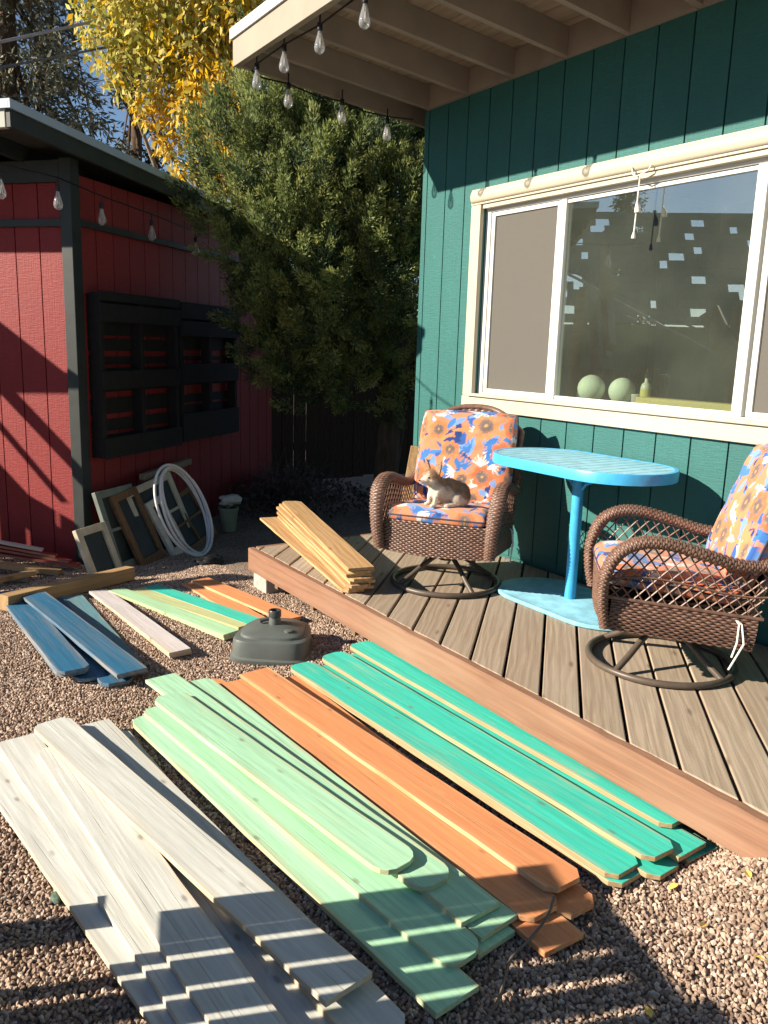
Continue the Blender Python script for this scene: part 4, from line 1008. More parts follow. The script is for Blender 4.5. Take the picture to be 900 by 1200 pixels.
# ------------------------------------------------------------------ dog
def dog():
    """small chihuahua sitting on the seat cushion; local +Y is the way the chest faces, +X its left"""
    parts = []
    def ell(c, r, rot=(0,0,0)):
        bm = bmesh.new(); bmesh.ops.create_uvsphere(bm, u_segments=20, v_segments=14, radius=1)
        mx = Matrix.Translation(Vector(c)) @ (Matrix.Rotation(rot[2],4,'Z') @ Matrix.Rotation(rot[1],4,'Y') @ Matrix.Rotation(rot[0],4,'X')) @ Matrix.Diagonal((*r,1))
        bm.transform(mx); parts.append(([v.co[:] for v in bm.verts], [tuple(v.index for v in f.verts) for f in bm.faces])); bm.free()
    def limb(pts, rs):
        m = MB(); m.tube(pts, rs, 12); parts.append((m.v, m.f))
        ell(pts[0], (rs[0],)*3); ell(pts[-1], (rs[-1],)*3)
    ell((0,-.085,.072), (.070,.072,.070)); ell((0,-.02,.090), (.063,.085,.074), (R(8),0,0)); ell((0,.045,.105), (.056,.052,.070)); ell((0,.062,.120), (.050,.044,.060))
    for s in (-1, 1):
        ell((s*.055,-.075,.052), (.034,.066,.050), (0,0,s*R(-6)))                # haunch
        limb([(s*.062,-.045,.022),(s*.062,.005,.014)], [.018,.0125]); ell((s*.062,.018,.0125), (.015,.022,.0115))   # hind foot
        limb([(s*.032,.062,.105),(s*.034,.082,.060),(s*.033,.086,.018)], [.022,.0155,.0115]); ell((s*.033,.097,.0125), (.0135,.020,.0115))
    # neck and head, turned a little towards the yard
    hy = R(14); HS = 1.22
    limb([(0,.058,.118),(.0,.078,.140),(.0,.092,.152)], [.048,.042,.038])
    Hm = Matrix.Translation((0,.100,.168)) @ Matrix.Rotation(hy,4,'Z') @ Matrix.Diagonal((HS,HS,HS,1))
    def h(c): return tuple(Hm @ Vector(c))
    rz_ = hy
    ell(h((0,-.003,.008)), (0.0512,0.0525,0.0476), (0,0,rz_)); ell(h((0,.026,-.006)), (0.0317,0.0342,0.0268), (0,0,rz_)); ell(h((0,.046,-.011)), (0.0177,0.0268,0.0152), (0,0,rz_)); ell(h((0,.060,-.009)), (0.0116,0.0122,0.0104), (0,0,rz_))
    for s in (-1, 1):
        ell(h((s*.022,.012,-.008)), (0.0220,0.0244,0.0195), (0,0,rz_))
        m = MB(); base = [h((s*.010,-.006,.034)), h((s*.043,-.012,.014)), h((s*.036,-.026,.018)), h((s*.016,-.022,.034))]; tip = h((s*.060,-.012,.098))
        ce = sum((Vector(q) for q in base), Vector())/4
        mid = [tuple(ce*.5+Vector(tip)*.5+(Vector(b)-ce)*.85) for b in base]
        vs = base+mid+[tip]; fs = [(3,2,1,0)]+[(i,(i+1) % 4,4+(i+1) % 4,4+i) for i in range(4)]+[(4+i,4+(i+1) % 4,8) for i in range(4)]
        parts.append((vs, fs))
    limb([(.0,-.145,.03),(.05,-.155,.018),(.085,-.115,.016),(.095,-.07,.016)], [.013,.011,.009,.006])
    mb = MB()
    for v, f in parts: mb.add(v, f)
    t = NT('tan_and_white_fur'); tc = t.n('TexCoord'); sp = t.n('SeparateXYZ'); t.l(tc.outputs['Object'], sp.inputs[0])
    n = t.noise(t.coord((1,1,1), False), 22, 3); fine = t.noise(t.coord((1,1,.35), False), 320, 2)
    # white chest, muzzle side, belly and legs; tan back, crown and ears
    f = t.math('ADD', t.math('MULTIPLY', sp.outputs[1], -2.2), t.math('MULTIPLY', sp.outputs[2], 4.2))
    f = t.math('ADD', f, t.math('MULTIPLY', t.math('SUBTRACT', n, .5), .6))
    mask = t.ramp(f, [(.34,0.0),(.48,1.0)])
    tan = t.mix(t.ramp(n, [(.35,0.0),(.7,1.0)]), (.27,.155,.085), (.42,.27,.16))
    c = t.mix(mask, (.70,.62,.52), tan); c = t.mix(t.ramp(fine, [(.3,.0),(.8,.3)]), c, (.25,.16,.10))
    fur = t.fin(c, .85, fine, .6, .003, .2)
    o = mb.build('dog', fur, smooth=180)
    r = o.modifiers.new('remesh', 'REMESH'); r.mode = 'VOXEL'; r.voxel_size = .0038; r.use_smooth_shade = True
    s = o.modifiers.new('smooth', 'SMOOTH'); s.factor = .5; s.iterations = 5
    dpg = bpy.context.evaluated_depsgraph_get(); em = o.evaluated_get(dpg).to_mesh(); nv = len(em.vertices)
    co = np.empty(nv*3); em.vertices.foreach_get('co', co); co = co.reshape(-1,3); no = np.empty(nv*3); em.vertices.foreach_get('normal', no); no = no.reshape(-1,3)
    rg = np.random.default_rng(6); ix = rg.integers(0, nv, 15000); p = co[ix]+rg.normal(0,.0012,(len(ix),3)); nn = no[ix]
    head = (p[:,2] > .15) | (p[:,1] > .09); dn = nn*.75+np.array([0,-.55,-.35])+rg.normal(0,.22,(len(ix),3)); dn /= np.linalg.norm(dn, axis=1, keepdims=True)
    L_ = np.where(head, .005, rg.uniform(.007,.012,len(ix))); sd_ = np.cross(dn, rg.normal(0,1,(len(ix),3))); sd_ /= np.linalg.norm(sd_, axis=1, keepdims=True)
    keep = ~((np.abs(p[:,2]-h((0,0,.008))[2]) < .012) & (p[:,1] > .125)); p, dn, L_, sd_ = p[keep], dn[keep], L_[keep], sd_[keep]; q_ = len(p)
    vv = np.stack([p-sd_*.0006-dn*.001, p+sd_*.0006-dn*.001, p+dn*L_[:,None]], 1).reshape(-1,3); mf = MB(); mf.v = [tuple(t_) for t_ in vv]; mf.f = [(3*k_,3*k_+1,3*k_+2) for k_ in range(q_)]; mf.m = [0]*q_
    tag(mf.build('fur', fur, o), kind='stuff'); o.evaluated_get(dpg).to_mesh_clear()
    dark = m_plain('dog_eye_black', (.01,.008,.007), .15); nose = m_plain('dog_nose_leather', (.02,.016,.015), .35)
    for sx in (-1, 1):
        bmb = MB(); bmb.lathe([(.0001,-.0062),(.0044,-.0044),(.0062,0),(.0044,.0044),(.0001,.0062)], 12); bmb.build('eye', dark, o, Vector(h((sx*.0215,.0315,.008))), smooth=180)
    bmb = MB(); bmb.lathe([(.0001,-.0048),(.004,-.0035),(.0058,0),(.004,.0035),(.0001,.0048)], 12); bmb.build('nose', nose, o, Vector(h((0,.070,-.006))), smooth=180)
    pink = m_plain('inner_ear_skin', (.62,.33,.26), .7)
    for sx in (-1, 1):
        m = MB(); e = [Vector(h((sx*.019,-.0065,.036))), Vector(h((sx*.037,-.0095,.024))), Vector(h((sx*.0405,-.009,.058))), Vector(h((sx*.0475,-.0115,.084))), Vector(h((sx*.031,-.0085,.062)))]
        m.add(e, [(0,1,2,3,4)]); m.build('inner_ear', pink, o)
    return tag(o, 'small tan and white dog sitting upright on the floral seat cushion', 'dog')
dg = dog()
bpy.context.view_layer.update()
mw = Matrix.Translation(ch1.location) @ Matrix.Rotation(ch1.rotation_euler.z, 4, 'Z')
dg.location = mw @ Vector((-.02,.165,.458)); dg.rotation_euler = (0,0, math.atan2(.95,.12)); dg.scale = (.88,.88,.88)
# ------------------------------------------------------------------ string lights
def m_bulb():
    t = NT('clear_bulb_glass'); t.t.nodes.remove(t.b)
    tr = t.n('BsdfTransparent'); tr.inputs[0].default_value = (.92,.93,.94,1); gl = t.n('BsdfGlossy'); gl.inputs['Roughness'].default_value = .03
    df = t.n('BsdfDiffuse'); df.inputs[0].default_value = (.75,.75,.74,1)
    lw = t.n('LayerWeight'); lw.inputs[0].default_value = .45; m1 = t.n('MixShader'); m2 = t.n('MixShader'); m2.inputs[0].default_value = .16
    t.l(lw.outputs['Facing'], m1.inputs[0]); t.l(tr.outputs[0], m1.inputs[1]); t.l(gl.outputs[0], m1.inputs[2]); t.l(m1.outputs[0], m2.inputs[1]); t.l(df.outputs[0], m2.inputs[2]); t.l(m2.outputs[0], t.out.inputs[0]); return t.m
M['bulb'] = m_bulb(); M['filament'] = m_plain('filament_wire', (.55,.50,.42), .4)
def bulb_meshes():
    a = MB(); a.lathe([(.013,-.0),(.0155,-.003),(.0155,-.035),(.012,-.042)], 14); a = a.mesh('socket')
    b = MB(); b.lathe([(.011,-.0425),(.013,-.055),(.022,-.085),(.029,-.112),(.0305,-.128),(.026,-.146),(.012,-.158),(.002,-.160)], 18); b = b.mesh('bulb')
    c = MB(); c.tube([(.004,0,-.05),(.007,0,-.10),(.009,.0,-.125),(.003,.003,-.075),(-.003,-.003,-.125),(-.006,0,-.08),(-.004,0,-.05)], .0014, 5); c = c.mesh('filament')
    return a, b, c
BA, BB, BC = bulb_meshes()
def string(label, pts, bulbs, drop=.05, scale=1.0, r=.005):
    o0 = Vector(pts[0]); t = thing('string_light', label, 'string lights', o0)
    mb = MB(); mb.tube([Vector(p)-o0 for p in pts], r, 6); mb.build('cable', M['black'], t, smooth=60)
    for p in bulbs:
        p = Vector(p); mb = MB(); mb.tube([p-o0+Vector((0,0,drop)), p-o0+Vector((0,0,-.002))], r*.9, 6); mb.build('hanger', M['black'], t, smooth=60)
        s = obj('socket', BA, M['black'], t, p-o0, smooth=50); s.scale = (scale,)*3
        g = obj('bulb', BB, M['bulb'], s, smooth=60); f = obj('filament', BC, M['filament'], g)
# along the eave: bulbs hang just behind the fascia, then turn along the barge board to the wall corner
def eave(x, y, X): return V(PL(x, y, (X,0,0), (1,0,0)))
eb = []
for (x, y) in ((428,-6),(375,27),(333,52),(301,74)): p = eave(x, y, 2.19); eb.append(p)
for (x, y) in ((338,97),(401,116),(454,138)): p = V(PL(x, y, (0,4.94,0), (0,1,0))); eb.append(p)
cab = []
y = -1.0
first = [Vector((2.175, yy, 3.105)) for yy in np.arange(-1.0, 2.6, .45)]
for p in first+eb[:4]: cab.append(Vector((2.185, p.y, 3.118+.012*math.sin(p.y*9))))
cab.append(Vector((2.19,4.92,3.10)))
for p in eb[4:]: cab += [Vector((p.x-.18, 4.945, rz(p.x-.18)-.05)), Vector((p.x, 4.945, rz(p.x)-.035))]
cab.append(Vector((3.33,4.86,3.0)))
string('black string of clear bulbs hanging along the teal house eave', cab, eb, .055, .92)
sb = []
for (x, y) in ((-2,172),(66,190),(118,213),(177,236),(229,258)):
    a, z = SW(x, y, .14); sb.append(S0+SU*a-SV*.14+Vector((0,0,z)))
sc_ = []
for p in sb: sc_ += [p+Vector((0,0,.045))]
sc_ = [sb[0]-SU*.3+Vector((0,0,.07))]+sc_+[sb[-1]+SU*.6+Vector((0,0,.01))]
string('string of clear bulbs hanging under the shed rake board', sc_, sb, .045, .95)

# ------------------------------------------------------------------ foliage
def leafmesh(name, P, D, Nn, ln, wd, mi, mats, parent, fold=0.0):
    """one diamond leaf per point: P base, D direction, Nn side, ln/wd sizes"""
    n = len(P); S = np.cross(D, Nn); S /= np.maximum(np.linalg.norm(S, axis=1, keepdims=True), 1e-9); up = np.cross(S, D)
    a = P; b = P+D*(ln*.45)[:,None]+S*wd[:,None]+up*(fold*wd)[:,None]; c = P+D*ln[:,None]; d = P+D*(ln*.45)[:,None]-S*wd[:,None]+up*(fold*wd)[:,None]
    v = np.stack([a,b,c,d], 1).reshape(-1,3); me = bpy.data.meshes.new(name)
    me.vertices.add(4*n); me.vertices.foreach_set('co', v.astype(np.float32).ravel())
    me.loops.add(4*n); me.loops.foreach_set('vertex_index', np.arange(4*n, dtype=np.int32))
    me.polygons.add(n); me.polygons.foreach_set('loop_start', np.arange(0,4*n,4, dtype=np.int32)); me.polygons.foreach_set('loop_total', np.full(n,4,dtype=np.int32))
    me.polygons.foreach_set('material_index', np.asarray(mi, dtype=np.int32)); me.update(); me.validate()
    return obj(name, me, mats, parent)
def m_leaf(name, c, tr=.35, var=.3):
    t = NT(name); n = t.noise(t.coord((1,1,1), False), 3.0, 4); n2 = t.noise(t.coord((1,1,1), False), 40, 2)
    col = t.mix(t.ramp(n, [(.3,0.0),(.7,1.0)]), mul(c, 1-var), mul(c, 1+var)); col = t.mix(t.ramp(n2, [(.35,0.0),(.7,.6)]), col, mul(c, 1-var*1.3))
    t.fin(col, .6, None, spec=.25)
    tl_ = t.n('BsdfTranslucent'); t.l(col, tl_.inputs[0]); mx = t.n('MixShader'); mx.inputs[0].default_value = tr
    t.l(t.b.outputs[0], mx.inputs[1]); t.l(tl_.outputs[0], mx.inputs[2]); t.l(mx.outputs[0], t.out.inputs[0]); return t.m
def unit(n, rg):
    v = rg.normal(0,1,(n,3)); return v/np.linalg.norm(v, axis=1, keepdims=True)
def m_bark(name, c):
    t = NT(name); n = t.noise(t.coord((9,9,1.4)), 2.2, 5, .65); col = t.mix(t.ramp(n, [(.35,0.0),(.65,1.0)]), mul(c,.45), mul(c,1.25)); return t.fin(col, .95, n, 1.0, .02, .15)
M['bark'] = m_bark('brown_bark', (.11,.075,.052)); M['greybark'] = m_bark('grey_bark', (.22,.19,.16))
def limbs(t, base, tips, r0, m, seed=0, name='trunk', stem_top=None):
    rg = np.random.default_rng(seed); mb = MB(); base = Vector(base); st = Vector(stem_top)
    pts = [base+(st-base)*k/7+Vector((rg.normal(0,.03),rg.normal(0,.03),0))*(1 if 0 < k < 7 else 0) for k in range(8)]
    mb.tube(pts, [r0*(1.25 if k == 0 else 1-.6*k/7) for k in range(8)], 10); o = mb.build(name, m, t, smooth=60)
    for tip in tips:
        tip = Vector(tip); k = rg.uniform(.25,.95); s = base+(st-base)*k; md = (s+tip)/2+Vector((rg.normal(0,.1),rg.normal(0,.1),rg.uniform(.0,.2)))
        mb = MB(); rr = r0*(1-.6*k)*.45; mb.tube([s, (s+md)/2+Vector((0,0,.05)), md, tip], [rr, rr*.8, rr*.55, rr*.2], 6); mb.build('limb', m, o, smooth=60)
    return o

# juniper between the shed and the house: clumps of short upswept sprays, with dark gaps between the clumps
def juniper():
    rg = np.random.default_rng(11); _b = AT(455, 560, 7.9); base = Vector((_b[0], _b[1], -.13)); t = thing('juniper_tree', 'bushy green juniper between the shed and the teal house', 'tree', base)
    lobes = []    # (centre, radius) of foliage masses
    def lobe(px, py, dist, r): p = AT(px, py, dist); lobes.append((np.array(p), r))
    for px, py, ds, r in [(330,150,7.0,.42),(290,185,6.9,.40),(380,160,7.0,.48),(440,190,7.1,.5),(275,235,6.9,.33),(330,225,6.7,.48),(395,235,6.6,.5),(450,255,6.7,.48),(300,285,6.8,.35),(355,295,6.6,.45),(415,310,6.6,.45),(465,330,6.8,.4),
                           (330,345,6.9,.36),(385,365,6.8,.38),(440,385,7.0,.34),(330,120,7.4,.4),(400,130,7.5,.55),(460,150,7.5,.55),(350,400,7.1,.33),(400,420,7.2,.3),(470,420,7.4,.3),(340,440,7.3,.25),(500,250,7.3,.6),(510,150,7.6,.6),(430,90,7.8,.6),(500,60,8.0,.6),(360,200,7.5,.6),(430,300,7.5,.6),(370,330,7.5,.5),(320,420,7.4,.3),(380,455,7.6,.28),(430,440,7.5,.28),(480,470,7.7,.25),(300,380,7.3,.28),(345,90,7.6,.4),(480,110,7.4,.45)]: lobe(px, py, ds, r)
    P, D, Nn, ln, wd, mi = [], [], [], [], [], []
    for c, r in lobes:
        nc = int(62*r*r/.2)
        cd_ = unit(nc, rg); cc = c+cd_*(r*rg.uniform(.45,1.05,(nc,1)))*np.array([1,1,1.1])
        for q in range(nc):          # a feathery plume: short sprays along a rising axis
            k = 185; ax = cd_[q]*rg.uniform(.45,.95)+np.array([0,0,rg.uniform(.55,1.1)])+rg.normal(0,.18,3); ax /= np.linalg.norm(ax); PLn = rg.uniform(.16,.34)
            s = rg.uniform(0,1,k); rad = (.055+.02*rg.random())*np.sin(np.pi*np.clip(s*.88+.1,0,1))**.7
            side = unit(k, rg); p = cc[q]+ax*(s*PLn)[:,None]+side*(rad*rg.uniform(.3,1.1,k))[:,None]
            sp = side*.55+ax*.8+rg.normal(0,.22,(k,3)); sp /= np.linalg.norm(sp, axis=1, keepdims=True)
            P.append(p); D.append(sp); Nn.append(unit(k, rg)); L_ = rg.uniform(.020,.052,k); ln.append(L_); wd.append(L_*rg.uniform(.12,.2,k))
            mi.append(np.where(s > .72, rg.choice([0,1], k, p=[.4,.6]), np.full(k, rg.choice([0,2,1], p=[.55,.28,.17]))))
    P = np.concatenate(P); D = np.concatenate(D); Nn = np.concatenate(Nn); ln = np.concatenate(ln); wd = np.concatenate(wd); mi = np.concatenate(mi)
    P = P-np.array(base)
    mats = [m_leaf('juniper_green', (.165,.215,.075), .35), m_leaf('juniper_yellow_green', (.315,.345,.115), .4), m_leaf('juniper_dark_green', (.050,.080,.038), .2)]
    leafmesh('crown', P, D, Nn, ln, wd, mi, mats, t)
    tips = [V(c)-base for c, r in lobes]
    limbs(t, (0,0,-.05), tips[::2], .13, M['bark'], 5, stem_top=(-.1,0,3.6))
    limbs(t, (.25,.2,-.05), tips[1::3], .08, M['bark'], 6, stem_top=(.1,.1,3.0))
juniper()

def yellow_tree():
    rg = np.random.default_rng(5); b = AT(225, 300, 13.0); base = Vector((b[0], b[1], 0)); t = thing('yellow_tree', 'autumn tree with drooping yellow-green leaves behind the shed', 'tree', base)
    P, D, Nn, ln, wd, mi = [], [], [], [], [], []
    clus = [(150,10,12.6,.75,0),(205,25,12.4,.75,0),(128,50,12.8,.36,0),(165,75,12.5,.6,0),(225,75,12.3,.65,1),(270,40,12.2,.6,1),(255,110,12.0,.55,2),(285,110,11.9,.5,2),(235,140,12.0,.4,2),(205,125,12.4,.35,1),(175,130,12.5,.28,2),(262,165,11.8,.38,2),(258,205,11.7,.34,2),(245,230,11.7,.22,2),(275,190,11.8,.4,2),
            (190,-30,12.6,.9,0),(270,-20,12.4,.8,1),(135,-25,13,.5,0),(310,60,12.4,.7,1),(330,120,12.4,.6,2),(300,0,12.6,.8,0),(196,165,12.6,.25,2),(215,200,12.3,.2,2)]
    for px, py, ds, r, tone in clus:
        c = np.array(AT(px, py, ds)); k = int(760*r*r/.3)
        p = c+unit(k, rg)*(r*rg.uniform(.2,1.1,(k,1))**.6)*np.array([1,1,.9])
        d = rg.normal(0,.7,(k,3))+np.array([0,0,-.8]); d /= np.linalg.norm(d, axis=1, keepdims=True)
        L_ = rg.uniform(.07,.15,k); P.append(p); D.append(d); Nn.append(unit(k, rg)); ln.append(L_); wd.append(L_*rg.uniform(.17,.28,k))
        pr = [[.55,.3,.15],[.3,.3,.4],[.06,.2,.74]][tone]; mi.append(rg.choice(3, k, p=pr))
    P = np.concatenate(P)-np.array(base); leafmesh('crown', P, np.concatenate(D), np.concatenate(Nn), np.concatenate(ln), np.concatenate(wd), np.concatenate(mi),
        [m_leaf('yellow_green_leaf', (.46,.45,.10), .5), m_leaf('pale_yellow_leaf', (.70,.60,.20), .5), m_leaf('golden_leaf', (.86,.52,.03), .5)], t, .3)
    tips = [V(AT(px, py, ds))-base for px, py, ds, r, _ in clus]
    limbs(t, (.3,0,-.05), tips, .16, M['greybark'], 8, stem_top=(.2,0,7.2))
yellow_tree()

def spruce(px, dist, top, label, seed, rad, cmul=1.0, z0=1.2, dens=1.0, at=None):
    rg = np.random.default_rng(seed); b = at or AT(px, 300, dist); base = Vector((b[0], b[1], 0)); t = thing('spruce_tree', label, 'tree', base)
    P, D, Nn, ln, wd = [], [], [], [], []
    nb = int(260*dens); tips = []
    for q in range(nb):
        z = z0+(top-z0)*rg.random()**.9; rr = rad*(1-(z-z0)/(top-z0))**.75*rg.uniform(.6,1.08)+.12; a = rg.uniform(0,6.28); dv = np.array([math.cos(a), math.sin(a), rg.uniform(-.30,.05)])
        if q % 5 == 0: tips.append((dv[0]*rr, dv[1]*rr, z+dv[2]*rr))
        k = int(110*rr/rad*1.2)+18; s = rg.uniform(.15,1,k)**.8
        p = np.array([0,0,z])+dv*(rr*s)[:,None]+rg.normal(0,.085,(k,3)); p[:,2] -= (.18*s*s)*rr*.3
        d = dv*.6+unit(k, rg)*.8+np.array([0,0,-.25]); d /= np.linalg.norm(d, axis=1, keepdims=True); P.append(p); D.append(d); Nn.append(unit(k, rg)); L_ = rg.uniform(.08,.19,k); ln.append(L_); wd.append(L_*.14)
    P = np.concatenate(P); n = len(P)
    leafmesh('crown', P, np.concatenate(D), np.concatenate(Nn), np.concatenate(ln), np.concatenate(wd), rg.choice(3, n, p=[.5,.3,.2]), [m_leaf('spruce_grey_green%d' % seed, mul((.085,.088,.058), cmul), .15), m_leaf('spruce_olive%d' % seed, mul((.13,.12,.075), cmul), .15), m_leaf('spruce_dark%d' % seed, mul((.045,.05,.038), cmul), .1)], t)
    limbs(t, (0,0,-.05), tips[:26], .17, M['bark'], seed, stem_top=(0,0,top-.3))
spruce(28, 15.5, 13.5, 'dark grey-green spruce behind the front of the shed', 3, 1.85, 2.2, 2.0, 2.2)
spruce(165, 17.5, 8.2, 'dark thin spruce standing behind the yellow tree', 4, .9, .9, 1.0, .22)
spruce(95, 19.0, 5.6, 'low dark spruce far behind the shed roof', 9, 1.3, .9, .6, .5)

# ------------------------------------------------------------------ dark board fence behind the juniper
def fence(label, a, b, h, m, bw=.14, gap=.008, name='board_fence', group=None, th=.018, rails=(.35,1.35), rnd=.015, skip=None):
    a = Vector(a); b = Vector(b); L_ = (b-a).length; ang = math.atan2(b.y-a.y, b.x-a.x); t = thing(name, label, 'fence', a, ang, group)
    n = int(L_/(bw+gap)); mesh = MB(); mesh.bx(0,bw,-th/2,th/2,.02,h); mesh = mesh.mesh('board')
    for k in range(n):
        o = obj('board', mesh, m, t, (k*(bw+gap)+random.uniform(-.002,.002), 0, random.uniform(-rnd, rnd)))
    for z in rails:
        mb = MB(); mb.bx(0,L_,th/2+.001,th/2+.04,z,z+.085); mb.build('rail', m, t)
    for x in np.arange(.05, L_, 2.2):
        mb = MB(); mb.bx(x,x+.09,th/2+.0415,th/2+.13,0,h-.03); mb.build('post', m, t)
    return t
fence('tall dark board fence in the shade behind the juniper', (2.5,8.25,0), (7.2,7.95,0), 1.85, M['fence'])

# brush heap in the shade under the juniper
def brush():
    rg = np.random.default_rng(2); c = V(G(335, 592, -.12)); mb = MB()
    for k in range(330):
        an = rg.uniform(0,6.28); r = rg.uniform(0,.55)*rg.uniform(.3,1); p = Vector((r*math.cos(an)*1.2, r*math.sin(an), rg.uniform(.0,.12)))
        d = Vector((rg.normal(0,.6), rg.normal(0,.6), abs(rg.normal(.5,.5)))).normalized(); l = rg.uniform(.2,.6); md = p+d*l*.5+Vector((rg.normal(0,.03),rg.normal(0,.03),rg.normal(0,.02)))
        mb.tube([p, md, p+d*l+Vector((0,0,-.06*l))], [.005,.0035,.0015], 4, caps=False)
    t = thing('brush_heap', 'heap of dry twigs and leaves in the shade beside the shed', 'brush heap', c)
    mb.build('twigs', m_plain('grey_twig', (.105,.08,.065), .9, .3, 20), t)
    n = 1500; an = rg.uniform(0,6.28,n); r = rg.uniform(0,.75,n)**.7
    P = np.stack([r*np.cos(an)*1.25, r*np.sin(an), rg.uniform(0,1,n)*.45*np.clip(1-r,0,1)+.02], 1)
    leafmesh('dry_leaves', P, unit(n, rg), unit(n, rg), rg.uniform(.03,.07,n), rg.uniform(.012,.024,n), rg.choice(2, n), [m_leaf('dry_brown_leaf', (.085,.058,.042), .1), m_leaf('dry_grey_leaf', (.11,.09,.075), .1)], t)
brush()
# board leaning behind the dog's chair
mb = MB(); p0 = V(AT(478, 524, 5.2)); zt_ = p0.z-DZ; p0.z = DZ+.004; mb.bx(-.07,.07,-.012,.012,0,zt_)
tag(mb.build('leaning_board', M['cedar'], None, p0, (R(-4),R(8),R(-36)), bevel=.002), 'short bare board standing upright behind the chair with the dog', 'board')

# ------------------------------------------------------------------ wires and pole
M['wire'] = m_plain('weathered_cable', (.30,.30,.31), .5)
pt = AT(279, 60, 15.0)
t = thing('utility_pole', 'pale grey utility pole half hidden by the yellow leaves', 'pole', (pt[0], pt[1], 0))
mb = MB(); mb.lathe([(.13,-.1),(.12,4),(.10,8.6),(.08,8.62)], 14); mb.build('shaft', M['greybark'], t, smooth=50)
mb = MB(); mb.bx(-.6,.6,-.05,.05,8.0,8.1); mb.build('crossarm', M['greybark'], t)
def wire(label, a, b, r, da, db_, m):
    A = V(AT(*a, da)); B = V(AT(*b, db_)); A = A+(A-B)*1.5; mb = MB(); N = 24
    mb.tube([(A+(B-A)*k/N)-B-Vector((0,0,.25*4*(k/N)*(1-k/N)*.5)) for k in range(N+1)], r, 6); tag(mb.build('overhead_wire', m, None, B, smooth=60), label, 'wire', 'overhead wires crossing above the shed')
wire('thick pale overhead cable, highest above the shed', (0,36), (330,-28), .020, 11.5, 15.2, M['wire'])
wire('dark overhead cable running to the utility pole below the thick one', (0,66), (279,22), .016, 11.5, 15.0, m_plain('dark_cable', (.10,.11,.13), .5))
wire('thin overhead wire, lowest above the shed', (0,103), (279,62), .006, 12, 15.0, m_plain('thin_dark_cable', (.08,.08,.09), .5))

# ------------------------------------------------------------------ what stands outside the frame: it casts the shadows and shows in the window
LH = Vector((SUND.x, SUND.y, 0)).normalized(); LM = Vector((-LH.y, LH.x, 0)); TAN = math.tan(SUN_EL)
def ST(s, t_): return LH*s+LM*t_
FH = .90; S_END = 1.12; SB_ = S_END-FH/TAN
t = thing('slat_screen', 'low upright slat screen standing outside the view, beside the white fan', 'screen', ST(SB_, 1.9), math.atan2(LM.y, LM.x))
def hs(s_): return (s_-SB_)*TAN
sl2 = [(1.937,2.04,.0,hs(-.13)),(1.803,1.925,hs(.02),FH),(1.760,1.8025,0,FH),(1.655,1.743,0,FH),(1.566,1.641,0,FH)]
x = 1.549
while x > -.8: sl2.append((x-.083, x, 0, FH+.045*math.sin(x*31))); x -= .0965
for a, b, z0, z1 in sl2:
    mb = MB(); mb.bx(a-1.9, b-1.9, -.009, .009, z0+.02, z1); mb.build('slat', M['greywood'], t)
for z in (hs(-.62), hs(1.02)):
    mb = MB(); mb.bx(-2.7, -.10, -.045, -.0105, z, z+.035); mb.build('rail', M['greywood'], t)
# pergola frame left of the shed: its braces draw the slanting shadows on the shed front
pg = thing('timber_pergola', 'timber pergola frame with slanting braces outside the view beside the shed', 'pergola', (-1.3,6.4,0))
def front(x, y): return V(PL(x, y, S0, SU))
PD = 2.6
def caster(a, b, w):
    A = front(*a)-SUND*PD-Vector((-1.3,6.4,0)); B = front(*b)-SUND*PD-Vector((-1.3,6.4,0)); d = (B-A).normalized()
    mb = MB(); mb.beam(A-d*.25, B+d*.12, w, w, up=SUND); mb.build('brace', M['greywood'], pg)
caster((-10,440), (100,556), .10)
caster((-40,452), (60,570), .05)
caster((-60,500), (70,640), .20)
tri = [front(x_, y_)-SUND*PD-Vector((-1.3,6.4,0)) for x_, y_ in ((-75,318),(96,452),(96,456),(-75,456))]
mb = MB(); off_ = SU*.03; mb.add(tri+[p+off_ for p in tri], [(0,1,2,3),(7,6,5,4),(0,4,5,1),(1,5,6,2),(2,6,7,3),(3,7,4,0)]); mb.build('gable_panel', M['greywood'], pg)
def stp(s_, t_, h_): return ST(s_, t_)+Vector((1.3,-6.4,h_))
mb = MB(); mb.beam(stp(-4.0,4.56,.75), stp(-4.0,5.33,2.05), .24, .09, up=LH); mb.build('brace', M['greywood'], pg)
mb = MB(); mb.bx(-.06,.06,-.06,.06,0,2.1, M=Matrix.Translation(stp(-4.15,5.02,0))); mb.build('post', M['greywood'], pg)
A = front(-90,449)-SUND*PD-Vector((-1.3,6.4,0)); B = front(100,449)-SUND*PD-Vector((-1.3,6.4,0)); mb = MB(); mb.beam(A, B, .075, .075, up=(0,0,1)); mb.build('beam', M['greywood'], pg)
for x_ in (-.9, .25):
    p = A+(B-A)*(.0 if x_ < 0 else .35); mb = MB(); mb.bx(p.x-.045,p.x+.045,p.y+.3,p.y+.39,0,2.35); mb.build('post', M['greywood'], pg)
# low board screen whose shadow keeps the foot of the shed and the lumber heap in shade
sL = -3.25; lo = ST(sL, 5.47); hi = ST(sL, 6.75); lo.z = hi.z = -.1
fence('low board screen standing outside the view in front of the shed', lo, hi, 1.42, M['greywood'], bw=.125, gap=.012, name='low_screen', rails=(.2,), rnd=.05)
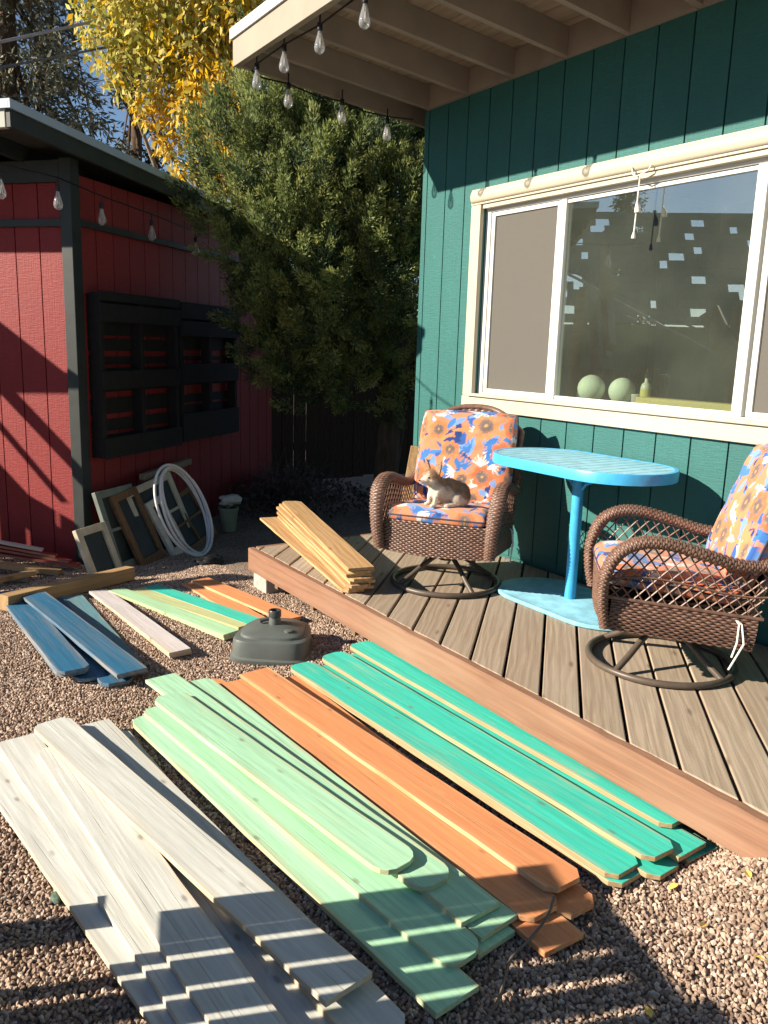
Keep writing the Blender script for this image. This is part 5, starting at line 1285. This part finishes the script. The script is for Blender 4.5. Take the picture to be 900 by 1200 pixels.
# neighbouring house and trees seen only in the window
nb = thing('timber_barn', 'open timber barn with a gappy board roof behind the yard', 'barn', (-9.2,13.4,0), R(42))
bw_ = m_wood('grey_barn_board', (.27,.265,.22), (.17,.17,.14), 5, .9)
mb = MB(); mb.bx(-6,6,-.06,.06,0,2.2); mb.build('wall', bw_, nb)
rw = np.random.default_rng(4); Z0_, Z1_ = 2.15, 4.75; rows = 15
for r_ in range(rows):
    z0 = Z0_+(Z1_-Z0_)*r_/rows; y0 = -2.6+2.6*r_/rows; x = -6.3+rw.uniform(0,.5)
    while x < 6.3:
        w = rw.uniform(.5,1.9); g_ = rw.uniform(.12,.34) if rw.random() < .55 else .0
        mb = MB(); mb.beam((x,y0+.09,z0+.09), (min(x+w,6.4),y0+.09,z0+.09), .235, .02, up=(0,-1,1)); mb.build('roof_board', bw_, nb); x += w+g_
for x in (-6,-3,0,3,6):
    mb = MB(); mb.bx(x-.08,x+.08,-2.65,-2.5,0,2.2); mb.build('post', bw_, nb)
    mb = MB(); mb.beam((x,-2.6,2.16), (x,0,4.76), .08, .14); mb.build('rafter', bw_, nb)
spruce(0, 1, 6.4, 'green tree rising behind the open timber barn', 15, 1.3, 1.3, .4, .5, at=(-12.5,17.0))
# ------------------------------------------------------------------ small things on the gravel
M['leafy'] = m_plain('fallen_yellow_leaf', (.62,.46,.10), .7, .2, 30)
lm = MB(); lm.add([(0,-.018,.001),(.010,-.004,.006),(.007,.010,.005),(0,.02,.002),(-.007,.010,.004),(-.010,-.004,.005),(0,0,.0015)], [(0,1,6),(1,2,6),(2,3,6),(3,4,6),(4,5,6),(5,0,6)]); lm = lm.mesh('fallen_leaf')
for i, (x, y) in enumerate([(788,1056),(823,1100),(890,1143),(843,970),(868,985),(155,1135),(760,1190),(40,925),(470,1150),(250,690),(870,1075)]):
    p = V(G(x, y, 0)); p.z = float(gh(p.x, p.y))+.011; o = obj('fallen_leaf', lm, M['leafy'], None, p, (random.uniform(-.3,.3), random.uniform(-.3,.3), random.uniform(0,6)))
    tag(o, 'small yellow fallen leaf lying on the gravel', 'leaf', 'fallen leaves on the gravel')
mb = MB(); tw = [(648,1072),(640,1090),(620,1105),(600,1122),(592,1145),(585,1170),(570,1195)]
pts = [V(G(x, y, .02)) for x, y in tw]; zz = [.075,.06,.03,.022,.02,.021,.02]
pts = [Vector((p.x, p.y, z)) for p, z in zip(pts, zz)]; p0 = pts[-1].copy(); mb.tube([V(q)-p0 for q in cr(pts, 5)], .0038, 6)
tag(mb.build('dry_stem', m_plain('grey_dry_stem', (.15,.12,.10), .8), None, p0, smooth=60), 'thin curved dry stem lying between the orange and mint picket ends', 'twig')
